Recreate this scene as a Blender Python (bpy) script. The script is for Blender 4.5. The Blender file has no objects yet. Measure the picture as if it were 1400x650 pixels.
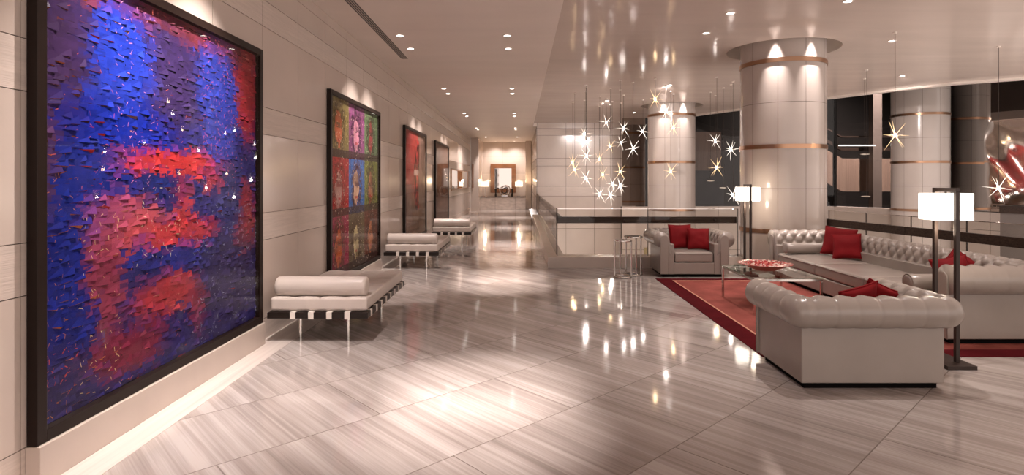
import bpy, bmesh, math, random
from math import sin, cos, pi, radians as R
from mathutils import Vector, noise

sc = bpy.context.scene
col = sc.collection
random.seed(11)

# ------------------------------------------------------------------ camera
cd = bpy.data.cameras.new('camera')
cd.sensor_width = 36.0
cd.lens = 790.0 / 1400.0 * 36.0
cd.shift_x = -11.0 / 1400.0
cd.shift_y = -78.0 / 1400.0
cd.clip_start = 0.05
cam = bpy.data.objects.new('camera', cd)
cam.location = (0, 0, 1.55)
cam.rotation_euler = (R(90), 0, 0)
col.objects.link(cam)
sc.camera = cam

# ------------------------------------------------------------------ world, exposure
w = bpy.data.worlds.new('world')
sc.world = w
w.use_nodes = True
w.node_tree.nodes['Background'].inputs[0].default_value = (1.0, 0.86, 0.79, 1)
w.node_tree.nodes['Background'].inputs[1].default_value = 0.95
sc.view_settings.view_transform = 'Standard'
sc.view_settings.look = 'None'
sc.view_settings.gamma = 1.0
sc.view_settings.use_curve_mapping = False
sc.view_settings.exposure = 1.08
sc.cycles.use_denoising = True
sc.cycles.max_bounces = 10
sc.cycles.transparent_max_bounces = 24
sc.cycles.sample_clamp_indirect = 6.0
sc.cycles.caustics_reflective = False
sc.cycles.caustics_refractive = False

WARM = (1.0, 0.80, 0.66)
WARM2 = (1.0, 0.875, 0.82)
P_FLOOR_SPOT = 520.0      # corridor downlights on the floor
P_WASH = 150.0            # downlights turned to the paintings
P_LOUNGE = 105.0          # downlights over the seating, most of them added
P_COLUMN = 230.0
P_PENDANT = 1.6
P_LAMP = 5.0
CZ = 3.70                 # corridor ceiling
LZ = 3.85                 # lounge ceiling

# ------------------------------------------------------------------ materials
def new_mat(name):
    m = bpy.data.materials.new(name)
    m.use_nodes = True
    return m, m.node_tree.nodes, m.node_tree.links

def pbr(name, c, rough=0.5, metal=0.0, spec=0.5, coat=0.0, bump=None, var=None):
    m, n, l = new_mat(name)
    b = n['Principled BSDF']
    b.inputs['Base Color'].default_value = (c[0], c[1], c[2], 1)
    b.inputs['Roughness'].default_value = rough
    b.inputs['Metallic'].default_value = metal
    b.inputs['Specular IOR Level'].default_value = spec
    if coat:
        b.inputs['Coat Weight'].default_value = coat
        b.inputs['Coat Roughness'].default_value = 0.06
    tc = n.new('ShaderNodeTexCoord')
    if var:
        sx, amp = var
        mp = n.new('ShaderNodeMapping'); mp.inputs['Scale'].default_value = sx
        l.new(tc.outputs['Object'], mp.inputs[0])
        nz = n.new('ShaderNodeTexNoise'); nz.inputs['Scale'].default_value = 1.0
        nz.inputs['Detail'].default_value = 6
        l.new(mp.outputs[0], nz.inputs['Vector'])
        mx = n.new('ShaderNodeMix'); mx.data_type = 'RGBA'
        mx.inputs[6].default_value = (c[0]*(1-amp), c[1]*(1-amp), c[2]*(1-amp), 1)
        mx.inputs[7].default_value = (min(1, c[0]*(1+amp)), min(1, c[1]*(1+amp)), min(1, c[2]*(1+amp)), 1)
        rp = n.new('ShaderNodeMapRange')
        rp.inputs[1].default_value = 0.3; rp.inputs[2].default_value = 0.7
        l.new(nz.outputs[0], rp.inputs[0]); l.new(rp.outputs[0], mx.inputs[0])
        l.new(mx.outputs[2], b.inputs['Base Color'])
    if bump:
        sx, strength, dist = bump
        mp2 = n.new('ShaderNodeMapping'); mp2.inputs['Scale'].default_value = sx
        l.new(tc.outputs['Object'], mp2.inputs[0])
        nb = n.new('ShaderNodeTexNoise'); nb.inputs['Scale'].default_value = 1.0
        nb.inputs['Detail'].default_value = 4
        l.new(mp2.outputs[0], nb.inputs['Vector'])
        bp = n.new('ShaderNodeBump'); bp.inputs['Strength'].default_value = strength
        bp.inputs['Distance'].default_value = dist
        l.new(nb.outputs[0], bp.inputs['Height']); l.new(bp.outputs[0], b.inputs['Normal'])
    return m

def emit(name, c, s):
    m, n, l = new_mat(name)
    n.remove(n['Principled BSDF'])
    e = n.new('ShaderNodeEmission')
    e.inputs[0].default_value = (c[0], c[1], c[2], 1); e.inputs[1].default_value = s
    l.new(e.outputs[0], n['Material Output'].inputs[0])
    return m

def pane_mat(name, tint, refl=1.0, rough=0.0, ior=1.5):
    m, n, l = new_mat(name)
    n.remove(n['Principled BSDF'])
    t = n.new('ShaderNodeBsdfTransparent'); t.inputs[0].default_value = (*tint, 1)
    g = n.new('ShaderNodeBsdfGlossy'); g.inputs[1].default_value = rough
    g.inputs[0].default_value = (refl, refl, refl, 1)
    f = n.new('ShaderNodeFresnel'); f.inputs[0].default_value = ior
    mx = n.new('ShaderNodeMixShader')
    ge = n.new('ShaderNodeNewGeometry')
    iv = n.new('ShaderNodeMath'); iv.operation = 'SUBTRACT'; iv.inputs[0].default_value = 1.0
    l.new(ge.outputs['Backfacing'], iv.inputs[1])
    ml = n.new('ShaderNodeMath'); ml.operation = 'MULTIPLY'
    l.new(f.outputs[0], ml.inputs[0]); l.new(iv.outputs[0], ml.inputs[1])
    l.new(ml.outputs[0], mx.inputs[0]); l.new(t.outputs[0], mx.inputs[1]); l.new(g.outputs[0], mx.inputs[2])
    l.new(mx.outputs[0], n['Material Output'].inputs[0])
    return m

def attr_mat(name, rough=0.4, spec=0.5):
    m, n, l = new_mat(name)
    b = n['Principled BSDF']
    a = n.new('ShaderNodeVertexColor'); a.layer_name = 'paint'
    l.new(a.outputs[0], b.inputs['Base Color'])
    b.inputs['Roughness'].default_value = rough
    b.inputs['Specular IOR Level'].default_value = spec
    return m

def floor_mat():
    m, n, l = new_mat('veined_marble_tiles')
    b = n['Principled BSDF']
    tc = n.new('ShaderNodeTexCoord')
    mp = n.new('ShaderNodeMapping'); mp.vector_type = 'TEXTURE'
    mp.inputs['Rotation'].default_value = (0, 0, R(43.4))
    l.new(tc.outputs['Object'], mp.inputs[0])
    sh = n.new('ShaderNodeVectorMath'); sh.operation = 'ADD'
    sh.inputs[1].default_value = (40 - 1.96, 40 - 1.02, 0)      # keep positive; put the joints where they lie
    l.new(mp.outputs[0], sh.inputs[0])
    br = n.new('ShaderNodeTexBrick')
    br.offset = 0.5; br.squash = 1.0
    br.inputs['Scale'].default_value = 1.0
    br.inputs['Brick Width'].default_value = 2.0
    br.inputs['Row Height'].default_value = 0.8
    br.inputs['Mortar Size'].default_value = 0.0035
    br.inputs['Mortar Smooth'].default_value = 0.0
    br.inputs['Color1'].default_value = (0, 0, 0, 1); br.inputs['Color2'].default_value = (1, 1, 1, 1)
    br.inputs['Mortar'].default_value = (0.5, 0.5, 0.5, 1)
    l.new(sh.outputs[0], br.inputs['Vector'])
    # veins run across the strip (local y): stretch
    off = n.new('ShaderNodeCombineXYZ')
    sc_ = n.new('ShaderNodeMath'); sc_.operation = 'MULTIPLY'; sc_.inputs[1].default_value = 37.0
    l.new(br.outputs['Color'], sc_.inputs[0]); l.new(sc_.outputs[0], off.inputs[0]); l.new(sc_.outputs[0], off.inputs[2])
    ad = n.new('ShaderNodeVectorMath'); ad.operation = 'ADD'
    l.new(sh.outputs[0], ad.inputs[0]); l.new(off.outputs[0], ad.inputs[1])
    def veins(sx, sy, detail, dist):
        q = n.new('ShaderNodeMapping'); q.inputs['Scale'].default_value = (sx, sy, 1)
        l.new(ad.outputs[0], q.inputs[0])
        z = n.new('ShaderNodeTexNoise'); z.inputs['Scale'].default_value = 1
        z.inputs['Detail'].default_value = detail; z.inputs['Roughness'].default_value = 0.62
        z.inputs['Distortion'].default_value = dist
        l.new(q.outputs[0], z.inputs['Vector'])
        return z.outputs[0]
    v1 = veins(6.5, 0.22, 8, 0.22)
    v2 = veins(46.0, 0.35, 5, 0.12)
    v3 = veins(1.0, 0.5, 3, 0.0)
    mixv = n.new('ShaderNodeMath'); mixv.operation = 'MULTIPLY_ADD'
    mixv.inputs[1].default_value = 0.55
    l.new(v2, mixv.inputs[0]); l.new(v1, mixv.inputs[2])
    m3 = n.new('ShaderNodeMath'); m3.operation = 'MULTIPLY_ADD'; m3.inputs[1].default_value = 0.35
    l.new(v3, m3.inputs[0]); l.new(mixv.outputs[0], m3.inputs[2])
    cr = n.new('ShaderNodeValToRGB')
    e = cr.color_ramp
    e.elements[0].position = 0.66; e.elements[0].color = (0.255, 0.215, 0.198, 1)
    e.elements[1].position = 1.20 if False else 1.0; e.elements[1].color = (0.50, 0.45, 0.425, 1)
    a = e.elements.new(0.80); a.color = (0.345, 0.298, 0.277, 1)
    a = e.elements.new(0.90); a.color = (0.415, 0.365, 0.34, 1)
    nrm = n.new('ShaderNodeMath'); nrm.operation = 'MULTIPLY'; nrm.inputs[1].default_value = 0.92
    l.new(m3.outputs[0], nrm.inputs[0]); l.new(nrm.outputs[0], cr.inputs[0])
    tint = n.new('ShaderNodeMix'); tint.data_type = 'RGBA'; tint.blend_type = 'MULTIPLY'
    tint.inputs[0].default_value = 0.10
    l.new(cr.outputs[0], tint.inputs[6]); l.new(br.outputs['Color'], tint.inputs[7])
    jm = n.new('ShaderNodeMix'); jm.data_type = 'RGBA'
    jm.inputs[7].default_value = (0.13, 0.10, 0.085, 1)
    jf = n.new('ShaderNodeMath'); jf.operation = 'MULTIPLY'; jf.inputs[1].default_value = 0.75
    l.new(br.outputs['Fac'], jf.inputs[0]); l.new(jf.outputs[0], jm.inputs[0])
    l.new(tint.outputs[2], jm.inputs[6])
    l.new(jm.outputs[2], b.inputs['Base Color'])
    b.inputs['Roughness'].default_value = 0.075
    b.inputs['Specular IOR Level'].default_value = 0.6
    nb = n.new('ShaderNodeTexNoise'); nb.inputs['Scale'].default_value = 2.2; nb.inputs['Detail'].default_value = 2
    l.new(tc.outputs['Object'], nb.inputs['Vector'])
    bp = n.new('ShaderNodeBump'); bp.inputs['Strength'].default_value = 0.05; bp.inputs['Distance'].default_value = 0.02
    l.new(nb.outputs[0], bp.inputs['Height']); l.new(bp.outputs[0], b.inputs['Normal'])
    return m

M = {}
STONE = (0.56, 0.475, 0.42)
M['floor'] = floor_mat()
M['border'] = pbr('border_stone', (0.58, 0.51, 0.47), 0.12, var=((24, 0.6, 1), 0.10))
M['stone'] = pbr('polished_limestone', STONE, 0.16, var=((1.6, 0.9, 0.9), 0.05), bump=((0.8, 0.8, 0.8), 0.03, 0.02))
M['stone_rough'] = pbr('combed_limestone', (0.58, 0.495, 0.44), 0.45, var=((3, 3, 60), 0.07), bump=((6, 3, 120), 0.35, 0.006))
M['column'] = pbr('column_limestone', (0.47, 0.41, 0.375), 0.17, var=((1.2, 1.2, 1.2), 0.05))
M['plinth'] = pbr('plinth_stone', (0.50, 0.425, 0.375), 0.25, var=((2, 2, 2), 0.05))
M['joint'] = pbr('dark_joint', (0.10, 0.08, 0.065), 0.8)  # dark tone of the joints between stone blocks
M['ceiling'] = pbr('satin_ceiling', (0.74, 0.65, 0.59), 0.5, var=((0.5, 2.5, 1), 0.03))
M['lceiling'] = pbr('lacquered_ceiling', (0.56, 0.475, 0.425), 0.12, spec=0.02, var=((0.6, 2.4, 1), 0.05), bump=((0.6, 6.0, 1), 0.10, 0.02))
M['white'] = pbr('white_paint', (0.75, 0.68, 0.62), 0.4)
M['black'] = pbr('black_void', (0.012, 0.011, 0.011), 0.35)
M['frame'] = pbr('espresso_wood', (0.012, 0.006, 0.0045), 0.4, spec=0.2)
M['leather'] = pbr('pearl_leather', (0.295, 0.254, 0.226), 0.26, spec=0.6, var=((2.5, 2.5, 2.5), 0.06), bump=((160, 160, 160), 0.12, 0.002))
M['day'] = pbr('daybed_leather', (0.56, 0.49, 0.445), 0.36, var=((2, 2, 2), 0.05), bump=((120, 120, 120), 0.12, 0.002))
M['strap'] = pbr('white_leather_strap', (0.72, 0.66, 0.60), 0.45)
M['recess'] = pbr('black_base', (0.004, 0.003, 0.003), 0.8, spec=0.05)
M['dark'] = pbr('bronzed_metal', (0.036, 0.024, 0.020), 0.42, metal=0.2, spec=0.3)
M['wood'] = pbr('dark_wood', (0.012, 0.007, 0.005), 0.35, spec=0.3, var=((2, 40, 40), 0.3))
M['rail'] = pbr('smoked_oak_rail', (0.040, 0.025, 0.019), 0.4, spec=0.2, var=((1.5, 30, 60), 0.45))
M['chrome'] = pbr('chrome', (0.72, 0.69, 0.66), 0.10, metal=1.0)
M['bronze'] = pbr('brushed_bronze', (0.40, 0.24, 0.155), 0.30, metal=1.0)
M['red'] = pbr('red_velvet', (0.17, 0.003, 0.006), 0.75, spec=0.2, var=((3, 3, 3), 0.18), bump=((300, 300, 300), 0.2, 0.002))
M['rug'] = pbr('coral_rug', (0.25, 0.070, 0.058), 0.95, spec=0.05, var=((3.5, 3.5, 1), 0.22), bump=((150, 150, 20), 0.5, 0.004))
M['rugb'] = pbr('oxblood_rug_border', (0.075, 0.006, 0.009), 0.95, spec=0.05, var=((4, 4, 1), 0.2), bump=((150, 150, 20), 0.5, 0.004))
M['rugl'] = pbr('pale_rug_line', (0.55, 0.28, 0.20), 0.95, spec=0.05)
M['glass'] = pane_mat('railing_glass', (0.93, 0.92, 0.90), 0.55)
M['art_glass'] = pane_mat('picture_glass', (1, 1, 1), 0.38, ior=1.42)
M['table_glass'] = pane_mat('table_glass', (0.86, 0.92, 0.88), 1.0)
M['smoke'] = pane_mat('smoked_glass', (0.70, 0.67, 0.65), 0.5)
M['mirror'] = pbr('grey_mirror', (0.52, 0.48, 0.45), 0.02, metal=1.0)
M['mirror_dark'] = pbr('smoked_mirror', (0.56, 0.515, 0.485), 0.02, metal=1.0)
M['wavy'] = pbr('rippled_mirror', (0.80, 0.75, 0.71), 0.03, metal=1.0, bump=((1.9, 1.9, 1.5), 1.0, 0.16))
M['shade'] = emit('lit_lamp_shade', (1.0, 0.88, 0.74), 2.6)
M['shade_s'] = emit('lit_small_shade', (1.0, 0.80, 0.58), 1.1)
M['lens'] = emit('downlight_lens', (1.0, 0.93, 0.86), 9.0)
M['bulb'] = emit('pendant_bulb', (1.0, 0.92, 0.82), 28.0)
M['bulb_a'] = emit('amber_pendant_bulb', (1.0, 0.72, 0.40), 20.0)
M['ray'] = emit('flare_glow', (1.0, 0.88, 0.76), 2.0)  # lens starburst round the white bulbs, made as glowing spikes
M['ray_a'] = emit('amber_flare_glow', (1.0, 0.66, 0.34), 1.7)  # same starburst glow for the amber bulbs
M['crystal'] = pbr('blown_glass', (0.75, 0.70, 0.62), 0.08, metal=0.3)
M['clad'] = pbr('limed_wood_cladding', (0.23, 0.165, 0.135), 0.45, var=((22, 1, 0.4), 0.22))
M['grey'] = pbr('grey_panel', (0.15, 0.125, 0.115), 0.5, var=((1, 1, 1), 0.1))
M['blue'] = pbr('slate_panel', (0.045, 0.05, 0.06), 0.4, var=((2, 2, 2), 0.2))
M['walnut'] = pbr('walnut_frame', (0.20, 0.085, 0.038), 0.35, var=((2, 30, 4), 0.2))
M['marble'] = pbr('figured_marble', (0.52, 0.44, 0.39), 0.2, var=((4, 4, 9), 0.16))
M['silver'] = pbr('polished_silver', (0.75, 0.74, 0.74), 0.12, metal=1.0)
M['brass'] = pbr('brass_plate', (0.34, 0.27, 0.15), 0.35, metal=0.8)
M['art1'] = attr_mat('thick_oil_paint', 0.5, 0.12)
M['art2'] = attr_mat('printed_canvas', 0.6, 0.08)

# ------------------------------------------------------------------ mesh building
class MB:
    def __init__(s):
        s.v = []; s.f = []; s.mi = []
    def quad(s, a, b, c, d, mi=0):
        i = len(s.v); s.v += [a, b, c, d]; s.f.append((i, i+1, i+2, i+3)); s.mi.append(mi)
    def box(s, x0, x1, y0, y1, z0, z1, mi=0):
        i = len(s.v)
        s.v += [(x0,y0,z0),(x1,y0,z0),(x1,y1,z0),(x0,y1,z0),(x0,y0,z1),(x1,y0,z1),(x1,y1,z1),(x0,y1,z1)]
        for q in ((0,3,2,1),(4,5,6,7),(0,1,5,4),(1,2,6,5),(2,3,7,6),(3,0,4,7)):
            s.f.append(tuple(i+k for k in q)); s.mi.append(mi)
        return s
    def prism(s, poly, z0, z1, mi=0, top=True):
        i = len(s.v); n = len(poly)
        s.v += [(p[0], p[1], z0) for p in poly] + [(p[0], p[1], z1) for p in poly]
        s.f.append(tuple(i+k for k in reversed(range(n)))); s.mi.append(mi)
        s.f.append(tuple(i+n+k for k in range(n))); s.mi.append(mi)
        for k in range(n):
            k2 = (k+1) % n
            s.f.append((i+k, i+k2, i+n+k2, i+n+k)); s.mi.append(mi)
        return s
    def tube(s, pts, r, n=12, mi=0, closed=False):
        pts = [Vector(p) for p in pts]; rings = []
        N = len(pts)
        up0 = None
        for k, p in enumerate(pts):
            if closed: t = pts[(k+1) % N] - pts[k-1]
            else: t = pts[min(k+1, N-1)] - pts[max(k-1, 0)]
            t.normalize()
            if up0 is None:
                a = Vector((0, 0, 1)) if abs(t.z) < 0.9 else Vector((1, 0, 0))
            else: a = up0
            x = t.cross(a).normalized(); y = x.cross(t).normalized(); up0 = y
            rr = r[k] if isinstance(r, (list, tuple)) else r
            i = len(s.v)
            s.v += [tuple(p + x*cos(2*pi*j/n)*rr + y*sin(2*pi*j/n)*rr) for j in range(n)]
            rings.append(i)
        m = N if closed else N-1
        for k in range(m):
            a, b = rings[k], rings[(k+1) % N]
            for j in range(n):
                s.f.append((a+j, a+(j+1) % n, b+(j+1) % n, b+j)); s.mi.append(mi)
        if not closed:
            s.f.append(tuple(rings[0]+j for j in reversed(range(n)))); s.mi.append(mi)
            s.f.append(tuple(rings[-1]+j for j in range(n))); s.mi.append(mi)
        return s
    def lathe(s, prof, c=(0, 0, 0), n=48, mi=0, a0=0.0, a1=2*pi):
        full = abs(a1-a0-2*pi) < 1e-6
        m = n if full else n+1
        i = len(s.v)
        for (r, z) in prof:
            for j in range(m):
                a = a0 + (a1-a0)*j/n
                s.v.append((c[0]+r*cos(a), c[1]+r*sin(a), c[2]+z))
        for k in range(len(prof)-1):
            for j in range(n):
                j2 = (j+1) % m
                s.f.append((i+k*m+j, i+k*m+j2, i+(k+1)*m+j2, i+(k+1)*m+j)); s.mi.append(mi)
        return s
    def sphere(s, c, r, n=12, sz=1.0, mi=0):
        prof = [(max(1e-4, r*sin(pi*k/n)), -r*sz*cos(pi*k/n)) for k in range(n+1)]
        return s.lathe(prof, c, n*2, mi)
    def grid(s, fn, nu, nv, mi=0, close_u=False):
        i = len(s.v)
        for a in range(nu+1):
            for b in range(nv+1):
                s.v.append(tuple(fn(a/nu, b/nv)))
        for a in range(nu):
            for b in range(nv):
                p = i + a*(nv+1) + b
                s.f.append((p, p+nv+1, p+nv+2, p+1)); s.mi.append(mi)
        return s
    def build(s, name, mats, parent=None, smooth=False, bevel=0.0, weld=0.0, loc=None, rot=None, seg=2, auto=True):
        me = bpy.data.meshes.new(name)
        me.from_pydata(s.v, [], s.f)
        if not isinstance(mats, (list, tuple)): mats = [mats]
        for m in mats: me.materials.append(m)
        for p, k in zip(me.polygons, s.mi): p.material_index = k
        bm = bmesh.new(); bm.from_mesh(me)
        if weld: bmesh.ops.remove_doubles(bm, verts=bm.verts, dist=weld)
        bmesh.ops.recalc_face_normals(bm, faces=bm.faces)
        bm.to_mesh(me); bm.free()
        if smooth:
            for p in me.polygons: p.use_smooth = True
            if smooth == 'auto':
                me.set_sharp_from_angle(angle=R(38))
        o = bpy.data.objects.new(name, me)
        col.objects.link(o)
        if parent: o.parent = parent
        if loc: o.location = loc
        if rot: o.rotation_euler = rot
        if bevel:
            b = o.modifiers.new('bevel', 'BEVEL'); b.width = bevel; b.segments = seg
            b.limit_method = 'ANGLE'
        return o

def thing(name, label, cat, loc=(0, 0, 0), rz=0.0, group=None):
    o = bpy.data.objects.new(name, None); o.empty_display_size = 0.1
    col.objects.link(o); o.location = loc; o.rotation_euler = (0, 0, rz)
    o['label'] = label; o['category'] = cat
    if group: o['group'] = group
    return o
def tag(o, label, cat, group=None):
    o['label'] = label; o['category'] = cat
    if group: o['group'] = group
    return o
def struct(o):
    o['kind'] = 'structure'; return o
def dup(root, label, loc=None, rz=None, group=None):
    r = root.copy(); col.objects.link(r); r['label'] = label
    if loc is not None: r.location = loc
    if rz is not None: r.rotation_euler = (0, 0, rz)
    if group: r['group'] = group
    for ch in list(root.children):
        c = ch.copy(); col.objects.link(c); c.parent = r
        for g in ch.children:
            d = g.copy(); col.objects.link(d); d.parent = c
    return r

def softbox(mb, x0, x1, y0, y1, z0, z1, r, n=10, crown=0.0, disp=None, mi=0):
    """rounded box with an optional crown on top and a displacement of the top"""
    c = ((x0+x1)/2, (y0+y1)/2, (z0+z1)/2); h = ((x1-x0)/2, (y1-y0)/2, (z1-z0)/2)
    nn = n if isinstance(n, (tuple, list)) else (n, n, n)
    def axis(hh, k):
        t = [math.tan(a*pi/4/4) for a in (4, 3, 2, 1)]
        inner = [-hh+r + 2*(hh-r)*i/k for i in range(k+1)]
        return [-(hh-r)-r*q for q in t] + inner + [(hh-r)+r*q for q in reversed(t)]
    ax = [axis(h[k], nn[k]) for k in range(3)]
    def proj(p):
        q = [max(-h[k]+r, min(h[k]-r, p[k])) for k in range(3)]
        d = Vector([p[k]-q[k] for k in range(3)])
        if d.length > 1e-9: d = d.normalized()*r
        o = [q[k]+d[k] for k in range(3)]
        if o[2] > 0:
            u, v = o[0]/h[0], o[1]/h[1]
            wgt = max(0.0, min(1.0, o[2]/(h[2])))
            o[2] += crown*wgt*max(0, 1-u*u)*max(0, 1-v*v)
            if disp and o[2] > h[2]*0.6: o[2] += disp(o[0], o[1], u, v)
        return (c[0]+o[0], c[1]+o[1], c[2]+o[2])
    for k in range(3):
        a, b = (k+1) % 3, (k+2) % 3
        for sgn in (-1, 1):
            A, B = ax[a], ax[b]
            i = len(mb.v)
            for pa in A:
                for pb in B:
                    p = [0, 0, 0]; p[k] = sgn*h[k]; p[a] = pa; p[b] = pb
                    mb.v.append(proj(p))
            m = len(B)
            for ia in range(len(A)-1):
                for ib in range(m-1):
                    q = i+ia*m+ib
                    mb.f.append((q, q+m, q+m+1, q+1)); mb.mi.append(mi)
    return mb

# ------------------------------------------------------------------ setting: floor
fl = [(-2.49, -3.2), (7.0, -3.2), (6.05, 4.0), (5.72, 6.5), (5.28, 9.75), (5.15, 10.22), (0.49, 10.22), (0.49, 33.0), (-2.49, 33.0)]
mb = MB().prism(fl, -0.25, 0.0); struct(mb.build('floor', M['floor']))
mb = MB().box(-2.49, -2.20, -3.2, 29.0, 0.0, 0.0025); struct(mb.build('trim_1', M['border']))

# ------------------------------------------------------------------ setting: stone walls made of slabs with joints
ROWS = [(-0.01, 0.205, 1), (0.205, 0.97, 0), (0.97, 1.235, 1), (1.235, 2.0, 0), (2.0, 2.265, 1), (2.265, 3.05, 0), (3.05, 3.31, 1), (3.31, 3.565, 0), (3.565, 3.9, 0)]
def slab_wall(name, axis, pos, a0, a1, facing, rows, first, step, bot=None, top=None, gap=0.005, thick=0.06):
    mb = MB()
    def bx(lo, hi, z0, z1, d0, d1, mi):
        if axis == 'x':
            x0, x1 = sorted((pos - facing*d0, pos - facing*d1)); mb.box(x0, x1, lo, hi, z0, z1, mi)
        else:
            y0, y1 = sorted((pos - facing*d0, pos - facing*d1)); mb.box(lo, hi, y0, y1, z0, z1, mi)
    zlo = rows[0][0] if bot is None else bot
    zhi = rows[-1][1] if top is None else top
    bx(a0, a1, zlo, zhi, 0.012, 0.2, 2)
    cuts = [a0]; c = first
    while c < a1-0.02:
        if c > a0+0.02: cuts.append(c)
        c += step
    cuts.append(a1)
    for (z0, z1, kind) in rows:
        z1 = min(z1, zhi)
        if z1 <= z0: continue
        for k in range(len(cuts)-1):
            bx(cuts[k]+gap/2, cuts[k+1]-gap/2, z0+gap/2, z1-gap/2, 0.0, 0.03, kind)
    o = mb.build(name, [M['stone'], M['stone_rough'], M['joint']])
    return struct(o)

slab_wall('wall_left', 'x', -2.49, -3.2, 29.0, 1, ROWS, -1.62, 0.90, top=CZ)
# wall beyond the passage
mb_rows = [(-0.01, 0.7, 0), (0.7, 1.6, 0), (1.6, 1.95, 1), (1.95, 2.9, 0), (2.9, 3.9, 0)]
slab_wall('wall_back', 'y', 32.5, -2.6, 0.75, -1, mb_rows, -0.97, 1.6, top=CZ)
# pilasters by the far niche
mb = MB().box(-2.49, -2.08, 29.0, 32.5, 0, CZ); struct(mb.build('trim_2', M['stone'], bevel=0.01))
mb = MB().box(0.30, 0.62, 31.3, 32.5, 0, CZ); struct(mb.build('trim_3', M['stone'], bevel=0.01))
# stone wall on the right, facing the atrium and the passage
wr = [(-4.6, -3.6, 0), (-3.6, -2.6, 0), (-2.6, -1.75, 0), (-1.75, -1.38, 1), (-1.38, -0.36, 0), (-0.36, 0.0, 1), (0.0, 0.93, 0), (0.93, 1.32, 1), (1.32, 2.13, 0), (2.13, 2.44, 1), (2.44, 3.35, 0), (3.35, 3.62, 1), (3.62, 4.0, 0)]
slab_wall('wall_right', 'y', 23.0, 0.655, 4.6, -1, wr, 0.70, 1.13, bot=-4.6, top=3.9, gap=0.012)
wr2 = [(-0.2, 0.93, 0), (0.93, 1.32, 1), (1.32, 2.13, 0), (2.13, 2.44, 1), (2.44, 3.35, 0), (3.35, 3.7, 1)]
slab_wall('wall_passage', 'x', 0.655, 23.04, 32.5, -1, wr2, 23.9, 1.1, top=CZ, gap=0.012)

# ------------------------------------------------------------------ setting: ceilings
mb = MB().prism([(-2.6, -3.2), (0.52, -3.2), (0.52, 22.99), (0.66, 22.99), (0.66, 33), (-2.6, 33)], CZ, CZ+0.5)
struct(mb.build('ceiling', M['ceiling']))
HOLES = [(4.63, 10.2), (4.66, 17.8)]
def lounge_ceiling():
    # plate with round openings at the columns, its outer edge sweeping along the atrium
    edge = [(4.3, 23.6), (5.2, 22.0), (6.2, 20.2), (7.35, 18.1), (8.53, 16.1), (9.45, 14.7), (10.2, 13.7), (11.4, 12.9), (13.2, 12.2), (15.5, 11.7)]
    outer = [(0.51, -3.2), (15.5, -3.2)] + edge[::-1] + [(0.51, 23.6)]
    bm = bmesh.new()
    vs = [bm.verts.new((x, y, LZ)) for x, y in outer]
    ed = [bm.edges.new((vs[k], vs[(k+1) % len(vs)])) for k in range(len(vs))]
    for (hx, hy) in HOLES:
        hv = [bm.verts.new((hx+0.93*cos(2*pi*k/64), hy+0.93*sin(2*pi*k/64), LZ)) for k in range(64)]
        ed += [bm.edges.new((hv[k], hv[(k+1) % 64])) for k in range(64)]
    bmesh.ops.triangle_fill(bm, use_beauty=True, use_dissolve=False, edges=ed)
    me = bpy.data.meshes.new('ceiling_lounge'); bm.to_mesh(me); bm.free()
    me.materials.append(M['lceiling'])
    o = bpy.data.objects.new('ceiling_lounge', me); col.objects.link(o); struct(o)
    # fascia along the edge and a shaft lining in each opening
    mb = MB()
    for k in range(len(edge)-1):
        a, b = edge[k], edge[k+1]
        mb.quad((a[0], a[1], LZ-0.05), (b[0], b[1], LZ-0.05), (b[0], b[1], LZ+0.25), (a[0], a[1], LZ+0.25))
        mb.quad((a[0], a[1], LZ-0.05), (b[0], b[1], LZ-0.05), (b[0]-0.10, b[1]-0.16, LZ-0.05), (a[0]-0.10, a[1]-0.16, LZ-0.05))
        mb.quad((a[0]-0.10, a[1]-0.16, LZ-0.05), (b[0]-0.10, b[1]-0.16, LZ-0.05), (b[0]-0.10, b[1]-0.16, LZ+0.01), (a[0]-0.10, a[1]-0.16, LZ+0.01))
    struct(mb.build('trim_4', M['white']))
    mb = MB()
    for k in range(len(edge)-1):
        a, b = edge[k], edge[k+1]
        mb.quad((a[0], a[1], LZ+0.25), (b[0], b[1], LZ+0.25), (b[0], b[1], 9.0), (a[0], a[1], 9.0))
    struct(mb.build('wall_light_block', M['grey']))  # added wall out of view, blocks world light above the lounge ceiling
    mb = MB()
    for (hx, hy) in HOLES:
        mb.lathe([(0.93, LZ-0.001), (0.93, LZ+0.30), (0.60, LZ+0.30)], (hx, hy, 0), 64)
    struct(mb.build('trim_5', M['white'], smooth='auto'))
lounge_ceiling()

# ------------------------------------------------------------------ setting: atrium edge kerb
kb = [(0.49, 10.22), (5.15, 10.22), (5.15, 10.60), (0.80, 10.60), (0.80, 23.0), (0.49, 23.0)]
mb = MB().prism(kb, -0.6, 0.194); struct(mb.build('trim_7', M['plinth'], bevel=0.006))
def rail_line(t):
    # right-hand atrium edge, seen from above
    pts = [(5.22, 9.95), (5.45, 8.2), (5.72, 6.5), (6.12, 4.4), (6.6, 2.0)]
    t *= len(pts)-1; k = min(int(t), len(pts)-2); f = t-k
    return (pts[k][0]*(1-f)+pts[k+1][0]*f, pts[k][1]*(1-f)+pts[k+1][1]*f)
mb = MB()
ks = [rail_line(k/16) for k in range(17)]
mb.prism([(x-0.04, y) for x, y in ks] + [(x+0.30, y) for x, y in reversed(ks)], -0.6, 0.194)
struct(mb.build('trim_8', M['plinth']))

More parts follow.
